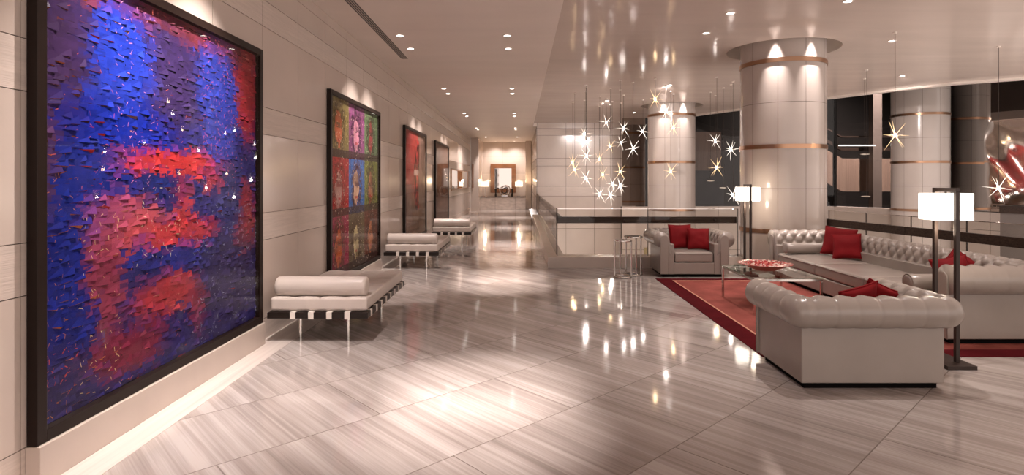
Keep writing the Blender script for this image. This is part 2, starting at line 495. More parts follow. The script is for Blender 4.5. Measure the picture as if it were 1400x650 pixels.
# ------------------------------------------------------------------ setting: far side of the atrium
GP = [(3.75, 21.3), (8.5, 21.3), (11.6, 21.3), (13.46, 18.4), (16.6, 12.96)]
mb = MB()
for k in range(len(GP)-1):
    a, b = Vector(GP[k]), Vector(GP[k+1]); d = b-a; L = d.length; d.normalize(); nrm = Vector((d.y, -d.x))
    nseg = max(1, round(L/1.25))
    for j in range(nseg):
        p = a+d*(L*j/nseg+0.006); q = a+d*(L*(j+1)/nseg-0.006)
        for (z0, z1) in ((-4.6, -3.4), (-3.4, -2.2), (-2.2, -1.0), (-1.0, 0.05), (0.05, 0.60)):
            P = [p, q, q-nrm*0.25, p-nrm*0.25]
            mb.prism([(v.x, v.y) for v in P], z0+0.006, z1-0.006, 0)
    P = [a-nrm*0.02, b-nrm*0.02, b-nrm*0.24, a-nrm*0.24]
    mb.prism([(v.x, v.y) for v in P], -4.6, 0.59, 1)
struct(mb.build('wall_atrium', [M['stone'], M['joint']]))
mb = MB().box(-1, 24, 10.3, 36, -4.9, -4.6); struct(mb.build('floor_atrium', M['stone']))
mb = MB().box(4.6, 30, 27.5, 27.8, -4.6, 9); mb.box(4.5, 4.6, 23.2, 27.8, -4.6, 9)
mb.box(3.6, 30, 13, 28, 9.0, 9.2); mb.box(20, 20.3, 8, 28, -4.6, 9)
struct(mb.build('wall_dark', M['black']))

def panel(name, p, q, z0, z1, mat, thick=0.02, off=0.0):
    a, b = Vector(p), Vector(q); d = (b-a).normalized(); nrm = Vector((d.y, -d.x))
    a = a+nrm*off; b = b+nrm*off
    P = [a, b, b-nrm*thick, a-nrm*thick]
    return MB().prism([(v.x, v.y) for v in P], z0, z1).build(name, mat)
def along(k, t):
    a, b = GP[k], GP[k+1]; return (a[0]*(1-t)+b[0]*t, a[1]*(1-t)+b[1]*t)
# mirrored strip, smoked panes, mirrored wall
struct(panel('window_1', (3.76, 21.25), (4.60, 21.25), 0.62, 5.2, M['mirror']))
struct(panel('window_2', (4.72, 21.25), (8.5, 21.25), 0.62, 5.2, M['smoke']))
struct(panel('window_3', (8.5, 21.25), (11.6, 21.25), 0.62, 5.2, M['smoke']))
struct(panel('window_4', (11.6, 21.27), (12.75, 19.47), 0.62, 5.2, M['smoke']))
struct(panel('window_5', (12.75, 19.47), (16.6, 12.92), 0.62, 5.2, M['mirror_dark']))
mb = MB()
for (x, y) in ((4.66, 21.3), (8.5, 21.3), (11.6, 21.3), (12.75, 19.5)):
    mb.box(x-0.05, x+0.05, y-0.05, y+0.05, 0.60, 5.2)
struct(mb.build('trim_9', M['black']))

# ------------------------------------------------------------------ columns
def column(label, x, y, r, bands, zt, step=0.72):
    o = thing('column', label, 'column', (x, y, -4.6), group=None)
    mb = MB(); g = 0.006
    n = 10
    zs = []
    lev = sorted(bands)
    b0 = lev[0]
    z = b0
    while z > -4.6: z -= step
    while z < zt:
        zs.append((z, min(z+step, zt))); z += step
    for (z0, z1) in zs:
        for k in range(n):
            a0 = 2*pi*k/n + g/r/2 + 0.42; a1 = 2*pi*(k+1)/n - g/r/2 + 0.42
            mb.lathe([(r, z0+g/2+4.6), (r, z1-g/2+4.6)], (0, 0, 0), 8, 0, a0, a1)
    mb.lathe([(r-0.008, 0), (r-0.008, zt+4.6)], (0, 0, 0), 64, 1)
    mb.build('shaft', [M['column'], M['joint']], o, smooth=True)
    for zb in bands:
        m2 = MB(); h = 0.036
        m2.lathe([(r-0.01, zb-h+4.6), (r+0.014, zb-h+4.6), (r+0.014, zb+h+4.6), (r-0.01, zb+h+4.6)], (0, 0, 0), 96)
        m2.build('bronze_band', M['bronze'], o, smooth='auto')
    return o
column('great round stone column with bronze bands beside the tufted sofa', 4.63, 10.2, 0.70, (0.695, 2.12, 3.56), LZ+0.30)
column('round banded stone column behind the red cushioned armchair and star pendants', 4.66, 17.8, 0.71, (0.67, 2.10, 3.53), LZ+0.30)
column('round banded stone column across the atrium beside the grey mirror wall', 12.25, 17.7, 0.76, (-0.78, 0.66, 2.10, 3.53), 5.4)

# ------------------------------------------------------------------ downlights
def spot(parent, loc, target, power, ang, blend, c=WARM, r=0.03):
    ld = bpy.data.lights.new('spot_light', 'SPOT')
    ld.energy = power; ld.spot_size = R(ang); ld.spot_blend = blend; ld.color = c; ld.shadow_soft_size = r
    o = bpy.data.objects.new('spot_light', ld); col.objects.link(o)
    o.parent = parent; o.location = loc
    d = Vector(target) - Vector(loc)
    o.rotation_euler = d.to_track_quat('-Z', 'Y').to_euler()
    return o
_dl = {}
def downlight(label, x, y, zc, tgt, power, ang, blend=0.6, group=None, c=WARM, r=0.065):
    o = thing('downlight', label, 'ceiling light', (x, y, zc), group=group)
    if not _dl:
        t = MB().lathe([(0.048, 0.0), (0.068, 0.0), (0.070, -0.006), (0.064, -0.010), (0.048, -0.008), (0.046, 0.0)], (0, 0, 0), 32)
        _dl['t'] = t.build('trim_ring', M['white'], o, smooth='auto')
        l_ = MB().lathe([(0.0005, -0.004), (0.046, -0.004)], (0, 0, 0), 32)
        _dl['l'] = l_.build('lens', M['lens'], o)
    else:
        for k in ('t', 'l'):
            c_ = _dl[k].copy(); col.objects.link(c_); c_.parent = o
    spot(o, (0, 0, -0.03), (tgt[0]-x, tgt[1]-y, tgt[2]-zc), power, ang, blend, c)
    return o
LY = [(3.62, 4.40), (8.56, 9.41), (13.48, 14.27), (18.46, 19.30), (23.6, 24.4)]
wnames = ['big blue and red painting', 'nine-panel portrait picture', 'red and beige picture', 'narrow bronze toned picture', 'grey wall mirror']
for k, (ya, yb) in enumerate(LY):
    for j, yy in enumerate((ya, yb)):
        w_ = ('nearer', 'farther')[j]
        downlight('recessed wall-side downlight, %s of the pair before the %s' % (w_, wnames[k]), -1.78, yy, CZ,
                  (-2.45, yy+(0.05 if j else -0.05), 0.75 if k else 0.45), P_WASH*(2.0 if k == 0 else 1.1), 74, 1.0, 'downlights along the picture wall', c=WARM2)
        downlight('recessed mid-corridor downlight, %s of the pair level with the %s' % (w_, wnames[k]), -0.19, yy, CZ,
                  (-0.28, yy, 0), P_FLOOR_SPOT, 30, 1.0, 'downlights along the middle of the corridor', c=WARM2)
for yy in (-1.3, -0.5):
    downlight('round recessed downlight over the near end of the corridor', -0.19, yy, CZ, (-0.25, yy, 0), P_FLOOR_SPOT, 40, 0.8, 'downlights over the near corridor', c=WARM2)
lounge = [(2.89, 7.93, 'round ceiling downlight left of the great column over the rug'),
          (6.12, 9.51, 'round ceiling downlight at the right above the atrium edge'),
          (2.5, 4.6, 'added ceiling downlight over the near armchair'),  # this and the following are added to light the seating
          (4.4, 5.4, 'added ceiling downlight over the near sofa arm'),
          (4.2, 7.4, 'added ceiling downlight over the middle of the sofa'),
          (1.2, 5.9, 'added ceiling downlight over the open floor by the rug'),
          (2.9, 9.0, 'added ceiling downlight over the far armchair')]
for (x, y, lb) in ((3.6, 13.9, 'tiny ceiling downlight above the star pendants, nearest of three'),
                   (2.50, 16.6, 'tiny ceiling downlight above the star pendants, leftmost of three'),
                   (3.85, 19.5, 'tiny ceiling downlight above the star pendants, farthest of three')):
    downlight(lb, x, y, LZ, (x-0.6, 23.0, 0.6), 170, 84, 1.0, c=WARM2)
for x, sd in ((-1.70, 'left'), (-0.14, 'right')):
    downlight('added downlight brightening the far marble console, %s one' % sd, x, 28.6, CZ, (x, 29.3, 0), 260, 60, 1.0, c=WARM2)  # added pair, lifts the dark console front
for x, sd in ((-1.36, 'left'), (-0.30, 'right')):
    downlight('tiny downlight at the far end wall of the corridor, %s one above the walnut mirror' % sd, x, 31.75, CZ, (x, 32.5, 0.6), 80, 120, 1.0, c=WARM2)
downlight('tiny ceiling downlight at the curved ceiling edge before the column across the atrium', 8.4, 12.7, LZ, (12.0, 17.8, 0.0), 300, 80, 1.0, c=WARM2)
downlight('added unseen spot behind the smoked glass lighting the pale grey panel', 7.4, 22.0, 8.99, (7.35, 23.2, 2.4), 900, 40, 1.0, c=WARM2)  # added out of view to brighten the panel
downlight('added unseen spot behind the smoked glass lighting the wood clad stair', 14.5, 21.4, 8.99, (13.8, 24.2, 1.2), 9000, 95, 1.0, c=WARM2)  # added out of view to lift the dark cladding
for (x, y, lb) in lounge:
    downlight(lb, x, y, LZ, (x, y, 0), P_LOUNGE, 72, 0.9, c=WARM2)
# spots within the column openings
for (hx, hy), lb in zip(HOLES, ('great column', 'far atrium column')):
    for ang, sd in ((R(-123), 'left'), (R(-76), 'right')):
        dx, dy = cos(ang), sin(ang)
        o = thing('column_spotlight', 'small spotlight in the ceiling recess, %s one washing the %s' % (sd, lb), 'ceiling light', (hx+0.82*dx, hy+0.82*dy, LZ+0.299))
        MB().lathe([(0.0005, -0.05), (0.032, -0.05), (0.036, 0.0)], (0, 0, 0), 20).build('lamp_can', M['white'], o, smooth='auto')
        spot(o, (0, 0, -0.06), (-0.10*dx, -0.10*dy, -1.6), P_COLUMN, 40, 1.0, WARM2, 0.02)

# linear air slot in the corridor ceiling
o = thing('ceiling_vent', 'long black slotted air vent in the corridor ceiling', 'vent', (-2.03, 7.5, CZ))
MB().box(-0.062, 0.062, -2.7, 2.7, -0.004, 0.0).build('vent_frame', M['ceiling'], o)
for k in range(4):
    MB().box(-0.055+k*0.030, -0.035+k*0.030, -2.68, 2.68, -0.0065, -0.004).build('slot', M['black'], o)

# ------------------------------------------------------------------ artworks
def paint_obj(name, verts, faces, cols, mat, parent):
    me = bpy.data.meshes.new(name); me.from_pydata(verts, [], faces)
    me.materials.append(mat)
    at = me.color_attributes.new('paint', 'FLOAT_COLOR', 'CORNER')
    i = 0
    for p in me.polygons:
        c = cols[p.index]
        for _ in p.loop_indices:
            cc = c[i - p.loop_start] if isinstance(c[0], tuple) else c
            at.data[i].color = (cc[0], cc[1], cc[2], 1); i += 1
    o = bpy.data.objects.new(name, me); col.objects.link(o); o.parent = parent
    return o
def nz(x, y, z=0.0): return noise.noise((x, y, z))
def lerp(a, b, t): return tuple(a[k]*(1-t)+b[k]*t for k in range(3))
def framed(label, y0, y1, z0, z1, x=-2.43, band=0.062, depth=0.055, mat='frame', name='framed_painting', cat='painting'):
    o = thing(name, label, cat, (x, (y0+y1)/2, z0))
    h = (y1-y0)/2; H = z1-z0
    mb = MB()
    mb.box(-depth, 0, -h, -h+band, 0, H); mb.box(-depth, 0, h-band, h, 0, H)
    mb.box(-depth, 0, -h+band, h-band, 0, band); mb.box(-depth, 0, -h+band, h-band, H-band, H)
    mb.build('frame', M[mat], o, bevel=0.003)
    return o, h-band, band, H-band
BL = [ # u, v, ru, rv, colour, weight
 (0.26,0.84,0.11,0.15,(0.015,0.055,0.62),1.0),(0.47,0.82,0.11,0.16,(0.045,0.02,0.085),1.0),(0.72,0.80,0.10,0.22,(0.03,0.06,0.50),1.0),
 (0.93,0.86,0.07,0.16,(0.50,0.028,0.012),1.2),(0.55,0.985,0.5,0.04,(0.22,0.03,0.015),1.1),(0.24,0.66,0.24,0.06,(0.0,0.018,0.36),1.2),
 (0.14,0.5,0.16,0.12,(0.006,0.025,0.30),0.9),(0.49,0.575,0.22,0.032,(0.62,0.035,0.02),1.9),(0.44,0.49,0.14,0.045,(0.008,0.02,0.15),1.3),
 (0.52,0.45,0.045,0.065,(0.55,0.04,0.03),1.4),(0.27,0.42,0.13,0.065,(0.56,0.085,0.085),1.6),(0.47,0.365,0.19,0.035,(0.60,0.04,0.03),1.5),
 (0.20,0.27,0.05,0.12,(0.34,0.045,0.07),1.3),(0.36,0.27,0.07,0.05,(0.02,0.02,0.14),1.3),(0.63,0.28,0.08,0.06,(0.03,0.03,0.16),1.2),(0.06,0.29,0.08,0.16,(0.006,0.02,0.27),1.2),(0.32,0.33,0.05,0.035,(0.01,0.03,0.33),1.2),
 (0.50,0.31,0.15,0.035,(0.015,0.025,0.26),1.3),(0.45,0.20,0.13,0.045,(0.50,0.04,0.03),1.4),(0.80,0.18,0.18,0.14,(0.05,0.035,0.11),1.1),
 (0.80,0.46,0.09,0.12,(0.055,0.055,0.20),1.0),(0.92,0.40,0.06,0.11,(0.36,0.035,0.02),1.0),(0.70,0.52,0.05,0.03,(0.5,0.035,0.02),1.0),
 (0.28,0.09,0.14,0.05,(0.26,0.015,0.025),1.1),(0.06,0.06,0.09,0.09,(0.035,0.025,0.12),1.1),(0.01,0.58,0.03,0.12,(0.16,0.05,0.03),1.1),
 (0.06,0.80,0.08,0.15,(0.06,0.022,0.075),1.1),(0.62,0.07,0.2,0.05,(0.03,0.02,0.13),1.0),(0.60,0.12,0.04,0.08,(0.4,0.03,0.03),0.9)]
def art1(u, v):
    s = 0.25; c = [0.03*s, 0.025*s, 0.17*s]
    du, dv = 0.03*nz(u*9, v*9, 3), 0.02*nz(u*9, v*9, 8)
    for (cu, cv, ru, rv, cc, w_) in BL:
        d = ((u+du-cu)/ru)**2 + ((v+dv-cv)/rv)**2
        g = w_*math.exp(-0.9*d*d) if d < 3 else 0
        s += g
        for k in range(3): c[k] += g*cc[k]
    return [0.72*q/s for q in c]
def build_art1():
    rnd = random.Random(4)
    o, h, b0, b1 = framed('huge blue and red thickly painted picture in a dark frame, nearest on the wall', 2.909, 5.469, 0.207, 2.784)
    W, H = 2*h, b1-b0
    V = []; F = []; C = []
    def q(a, b, c, d, cc):
        i = len(V); V.extend([a, b, c, d]); F.append((i, i+1, i+2, i+3)); C.append(cc)
    # canvas ground
    n = 110
    for i in range(n):
        for j in range(n):
            u0, u1, v0, v1 = i/n, (i+1)/n, j/n, (j+1)/n
            q((-0.047, -h+W*u0, b0+H*v0), (-0.047, -h+W*u1, b0+H*v0), (-0.047, -h+W*u1, b0+H*v1), (-0.047, -h+W*u0, b0+H*v1), tuple(art1(u0, v0)))
    rows, cols_ = 74, 44
    for r_ in range(rows):
        for k in range(cols_):
            u = (k + 0.5*(r_ % 2) + rnd.uniform(-0.3, 0.3))/cols_; v = (r_+rnd.uniform(-0.25, 0.25))/rows
            wd = rnd.uniform(0.8, 2.2)/cols_; ht = rnd.uniform(0.9, 1.6)/rows
            u0, u1 = max(0.004, u), min(0.996, u+wd); v0, v1 = max(0.004, v), min(0.996, v+ht)
            if u1-u0 < 0.006 or v1-v0 < 0.004: continue
            base = art1((u0+u1)/2 + rnd.gauss(0, 0.012), (v0+v1)/2 + rnd.gauss(0, 0.010))
            j = rnd.uniform(0.72, 1.12)
            c = tuple(max(0, x*j) for x in base)
            red = base[0] > 0.2
            bluish = base[2] > 0.25 and base[0] < 0.1
            lift = rnd.uniform(0.0008, 0.003) if rnd.random() < 0.74 else rnd.uniform(0.006, 0.015); sk = rnd.uniform(-0.004, 0.004)
            tilt = rnd.uniform(-0.006, 0.008)
            X0 = -0.046
            y0, y1, z0, z1 = -h+W*u0, -h+W*u1, b0+H*v0, b0+H*v1
            a = (X0+0.0012, y0, z0-tilt); b = (X0+lift, y1, z0+tilt); d = (X0+0.002, y0+sk, z1); cc_ = (X0+0.002, y1+sk, z1)
            q(a, b, cc_, d, c)
            t = rnd.random()*(1.0 if lift > 0.008 else 1.8)
            # raised lower edge of the stroke: warm underpaint, darker tones paint in its shade
            if v < 0.42 and u < 0.22: edge = (0.45, 0.13, 0.035) if t < 0.45 else tuple(x*0.5 for x in c)
            elif u < 0.10: edge = (0.38, 0.09, 0.03) if t < 0.5 else (0.12, 0.03, 0.03)
            elif u < 0.2: edge = (0.38, 0.02, 0.02) if t < 0.5 else (0.05, 0.01, 0.03)
            elif bluish: edge = (0.17, 0.075, 0.06) if t < 0.4 else (0.006, 0.006, 0.035)
            elif red: edge = (0.09, 0.008, 0.012) if t < 0.75 else (0.55, 0.20, 0.16)
            else: edge = (0.26, 0.04, 0.04) if t < 0.22 else tuple(x*0.22 for x in c)
            if rnd.random() < 0.72:
                hh = rnd.uniform(0.004, 0.009) if rnd.random() < 0.6 else rnd.uniform(0.010, 0.022)
                if rnd.random() < 0.6: q(a, (X0, y0+W*0.002, z0-tilt-hh*0.25), (X0, y1, z0+tilt-hh), b, edge)
                else: q(a, (X0, y0, z0-tilt-hh), (X0, y1, z0+tilt-hh*0.3), b, edge)
    # small flecks of pale paint
    for _ in range(3400):
        u, v = rnd.random(), rnd.random()
        base = art1(u, v); ok = 0
        if 0.62 < u < 0.84 and v > 0.5: ok = 0.9; fc = (0.60, 0.09, 0.14)
        elif 0.22 < u < 0.38 and 0.5 < v < 0.98: ok = 0.45; fc = (0.62, 0.22, 0.36)
        elif v < 0.45 and 0.10 < u < 0.24: ok = 0.35; fc = (0.60, 0.42, 0.20)
        elif u < 0.10 and 0.05 < v < 0.15: ok = 0.9; fc = (0.50, 0.06, 0.035)
        elif u < 0.10 and v < 0.55: ok = 0.35; fc = (0.42, 0.14, 0.045)
        elif 0.30 < u < 0.5 and 0.30 < v < 0.52: ok = 0.4; fc = (0.60, 0.55, 0.36)
        elif u > 0.55 and v < 0.45: ok = 0.35; fc = (0.32, 0.36, 0.48)
        else: ok = 0.10; fc = (0.5, 0.10, 0.08)
        if rnd.random() > ok: continue
        w_ = rnd.uniform(0.0015, 0.0045); l_ = rnd.uniform(0.003, 0.018); an = rnd.uniform(-0.9, 0.9) + (0 if rnd.random() < 0.5 else pi/2)
        y, z = -h+W*min(0.985, max(0.015, u)), b0+H*min(0.985, max(0.015, v)); x = -0.027
        ca, sa = cos(an), sin(an)
        q((x, y-ca*l_-sa*w_*.3, z-sa*l_), (x, y+ca*l_, z+sa*l_), (x, y+ca*l_*.7-sa*w_, z+sa*l_*.7+ca*w_), (x, y-ca*l_*.8-sa*w_, z-sa*l_*.8+ca*w_), fc)
    paint_obj('canvas', V, F, C, M['art1'], o)
    MB().box(-0.014, -0.010, -h, h, b0, b1).build('glazing', M['art_glass'], o)
build_art1()

def grid_art(o, h, b0, b1, fn, n, m):
    W, H = 2*h, b1-b0
    V = []; F = []; C = []
    for i in range(n):
        for j in range(m):
            u0, u1, v0, v1 = i/n, (i+1)/n, j/m, (j+1)/m
            k = len(V)
            V += [(-0.04, -h+W*u0, b0+H*v0), (-0.04, -h+W*u1, b0+H*v0), (-0.04, -h+W*u1, b0+H*v1), (-0.04, -h+W*u0, b0+H*v1)]
            F.append((k, k+1, k+2, k+3)); C.append(tuple(fn((u0+u1)/2, (v0+v1)/2)))
    paint_obj('canvas', V, F, C, M['art2'], o)
    MB().box(-0.014, -0.010, -h, h, b0, b1).build('glazing', M['art_glass'], o)
o, h, b0, b1 = framed('nine-panel multicolour portrait picture in a dark frame, second along the wall', 7.43, 10.08, 0.19, 2.735)
CE = {(0,2):((0.30,0.24,0.09),(0.62,0.16,0.07),(0.11,0.07,0.035)),(1,2):((0.32,0.10,0.24),(0.62,0.26,0.34),(0.06,0.025,0.045)),(2,2):((0.16,0.26,0.12),(0.30,0.06,0.06),(0.05,0.04,0.03)),
      (0,1):((0.48,0.04,0.04),(0.50,0.28,0.24),(0.22,0.04,0.03)),(1,1):((0.05,0.20,0.55),(0.68,0.42,0.27),(0.09,0.03,0.035)),(2,1):((0.26,0.30,0.07),(0.52,0.20,0.10),(0.07,0.045,0.03)),
      (0,0):((0.40,0.03,0.10),(0.58,0.14,0.05),(0.14,0.06,0.04)),(1,0):((0.16,0.13,0.07),(0.60,0.50,0.26),(0.10,0.06,0.04)),(2,0):((0.18,0.06,0.04),(0.55,0.20,0.09),(0.09,0.045,0.035))}
def art2(u, v):
    i, j = min(2, int(u*3)), min(2, int(v*3)); a, b = u*3-i, v*3-j
    bg, skin, hair = CE[(i, j)]
    s = i*7.1+j*13.3
    n1 = nz(a*5+s, b*5, s); n2 = nz(a*19+s, b*19, s+4)
    c = lerp(bg, hair, 0.25+0.3*n2)
    dx = a-0.47+0.05*n1; hr = (dx/(0.34+0.05*n1))**2 + ((b-0.52)/0.50)**2
    if hr < 1.0+0.3*n2: c = lerp(hair, bg, max(0, min(1, 0.25+0.5*n2)))
    n3 = nz(a*26+s, b*4, s)
    if n3 > 0.22: c = lerp(c, hair if n2 < 0.1 else bg, 0.6)
    fc = ((dx+0.03)/0.17)**2 + ((b-0.47)/0.31)**2
    if fc < 1.0+0.45*n2+0.5*n1+0.3*n3:
        c = lerp(skin, hair, max(0.0, min(0.85, 0.15+0.9*n1+0.5*n2)))
        if abs(b-0.55+0.04*n1) < 0.05 and abs(dx) < 0.13 and n2 > -0.25: c = lerp(c, hair, 0.8)
        if abs(b-0.30) < 0.025 and abs(dx+0.01) < 0.06: c = lerp(c, (0.45, 0.04, 0.04), 0.8)
    if b < 0.14: c = lerp(c, (0.055, 0.03, 0.028), 0.85)
    if nz(a*34+s, b*34, 9) > 0.52: c = lerp(c, (0.75, 0.62, 0.45), 0.7)
    return [max(0, x-0.008)*(0.88+0.4*n2) for x in c]
grid_art(o, h, b0, b1, art2, 132, 132)
o, h, b0, b1 = framed('red and beige picture with a dark upright figure shape, third along the wall', 12.25, 15.08, 0.19, 2.735)
def art3(u, v):
    n1 = nz(u*5, v*5, 2); n2 = nz(u*17, v*17, 5)
    c = lerp((0.30, 0.17, 0.12), (0.55, 0.07, 0.06), max(0, min(1, (v-0.32)*3+n1)))
    if u > 0.64: c = lerp(c, (0.36, 0.25, 0.19), 0.9)
    if u < 0.4 and v > 0.45: c = lerp(c, (0.72, 0.10, 0.10), 0.5)
    if v < 0.3: c = lerp(c, (0.26, 0.15, 0.095), 0.8)
    d = abs(u-0.56-0.05*sin(v*9))/(0.10+0.04*n1)
    if d < 1 and 0.24 < v < 0.94: c = lerp((0.035, 0.012, 0.012), (0.70, 0.09, 0.08), max(0, min(1, 0.3+1.6*n2)))
    if d < 1.0 and abs(v-0.62) < 0.03: c = (0.75, 0.5, 0.42)
    if u < 0.32 and v < 0.5: c = lerp(c, (0.38, 0.24, 0.2), 0.6)
    return [x*(0.6+0.2*n2) for x in c]
grid_art(o, h, b0, b1, art3, 70, 70)
o, h, b0, b1 = framed('narrow looking bronze toned picture in a dark frame, fourth along the wall', 16.7, 19.8, 0.19, 2.72)
def art4(u, v):
    n1 = nz(u*4, v*4, 7); n2 = nz(u*15, v*15, 1)
    return [x*(0.55+0.2*n2) for x in lerp((0.20, 0.085, 0.055), (0.30, 0.15, 0.10), max(0, min(1, 0.5+n1)))]
grid_art(o, h, b0, b1, art4, 40, 40)
# stone ledges under the pictures
for k, (y0, y1) in enumerate(((2.905, 5.473), (7.426, 10.084), (12.246, 15.084), (16.696, 19.804))):
    struct(MB().box(-2.489, -2.412, y0, y1, 0.003, 0.188 if k else 0.205).build('baseboard_%d' % (k+1), M['plinth'], bevel=0.003))
# mirror on the corridor wall, bronze wall strip
o, h, b0, b1 = framed('long grey wall mirror in a thin frame beyond the pictures', 20.8, 27.2, 1.18, 1.98, x=-2.455, band=0.05, depth=0.03, mat='bronze', name='wall_mirror', cat='mirror')
MB().box(-0.025, -0.012, -h, h, b0, b1).build('mirror_glass', M['mirror'], o)
tag(MB().box(-2.40, -2.33, 28.94, 29.0, 1.18, 2.38).build('wall_strip', M['walnut'], bevel=0.004), 'tall narrow wooden strip on the pilaster at the corridor end', 'wall ornament')

# ------------------------------------------------------------------ daybeds
def daybed(label, x0, y0, W=0.96, L=1.74):
    o = thing('daybed', label, 'daybed', (x0+W/2, y0+L/2, 0), group='leather daybeds along the picture wall')
    w2, l2 = W/2, L/2
    mb = MB()
    for y in (-l2+0.03, l2-0.03): mb.box(-w2, w2, y-0.03, y+0.03, 0.232, 0.292)
    for x in (-w2+0.03, w2-0.03): mb.box(x-0.03, x+0.03, -l2+0.06, l2-0.06, 0.232, 0.292)
    mb.build('frame', M['wood'], o, bevel=0.006)
    mb = MB()
    for k in range(4):
        x = -w2+0.245+k*0.173
        mb.box(x-0.026, x+0.026, -l2-0.003, l2+0.003, 0.228, 0.2965)
    for k in range(8):
        y = -l2+0.14+k*(L-0.28)/7
        mb.box(-w2-0.003, w2+0.003, y-0.026, y+0.026, 0.229, 0.2955)
    mb.build('webbing', M['strap'], o, bevel=0.002)
    for sx in (-1, 1):
        for y in (-l2+0.20, l2-0.20):
            MB().tube([(sx*0.235+0.0, y, 0.0), (sx*0.235, y, 0.234)], 0.0165, 16).build('leg', M['chrome'], o, smooth='auto')
    px, py = W/4.0, L/8.0
    def dp(x, y, u, v):
        if abs(u) > 0.97 or abs(v) > 0.985: return 0
        a = abs(sin(pi*(x+w2)/px)); b = abs(sin(pi*(y+l2)/py))
        return -0.016 + 0.020*(a*b)**0.35
    mb = softbox(MB(), -w2+0.015, w2-0.015, -l2+0.03, l2-0.02, 0.297, 0.430, 0.03, (52, 84, 3), 0.0, dp)
    mb.build('mattress', M['day'], o, smooth=True, weld=0.0004)
    # bolster with rounded ends
    n = 14; prof = []
    for k in range(n+1):
        t = -1+2*k/n
        prof.append(t)
    pts = []; rad = []
    Lb = W*0.46; rb = 0.096
    for s_, r_ in ((-1, 0.02), (-0.998, 0.06), (-0.985, 0.083), (-0.96, 0.093), (-0.9, rb), (-0.45, rb*1.005), (0, rb*1.01), (0.45, rb*1.005), (0.9, rb), (0.96, 0.093), (0.985, 0.083), (0.998, 0.06), (1, 0.02)):
        pts.append((s_*Lb, -l2+0.145, 0.430+0.088)); rad.append(r_)
    bo = MB().tube(pts, rad, 32).build('bolster', M['day'], o, smooth=True)
    MB().box(w2-0.075, w2-0.055, -l2+0.243, -l2+0.246, 0.30, 0.52).build('tie_strap', M['strap'], bo)
    return o
d1 = daybed('white tufted leather daybed nearest, between the big blue painting and nine-panel picture', -2.41, 5.50)
dup(d1, 'white tufted leather daybed, middle of three, beyond the nine-panel picture', (-2.385+0.48, 10.10+0.87, 0))
dup(d1, 'white tufted leather daybed farthest along the wall, near the bronze toned picture', (-2.14+0.48, 13.95+0.87, 0))

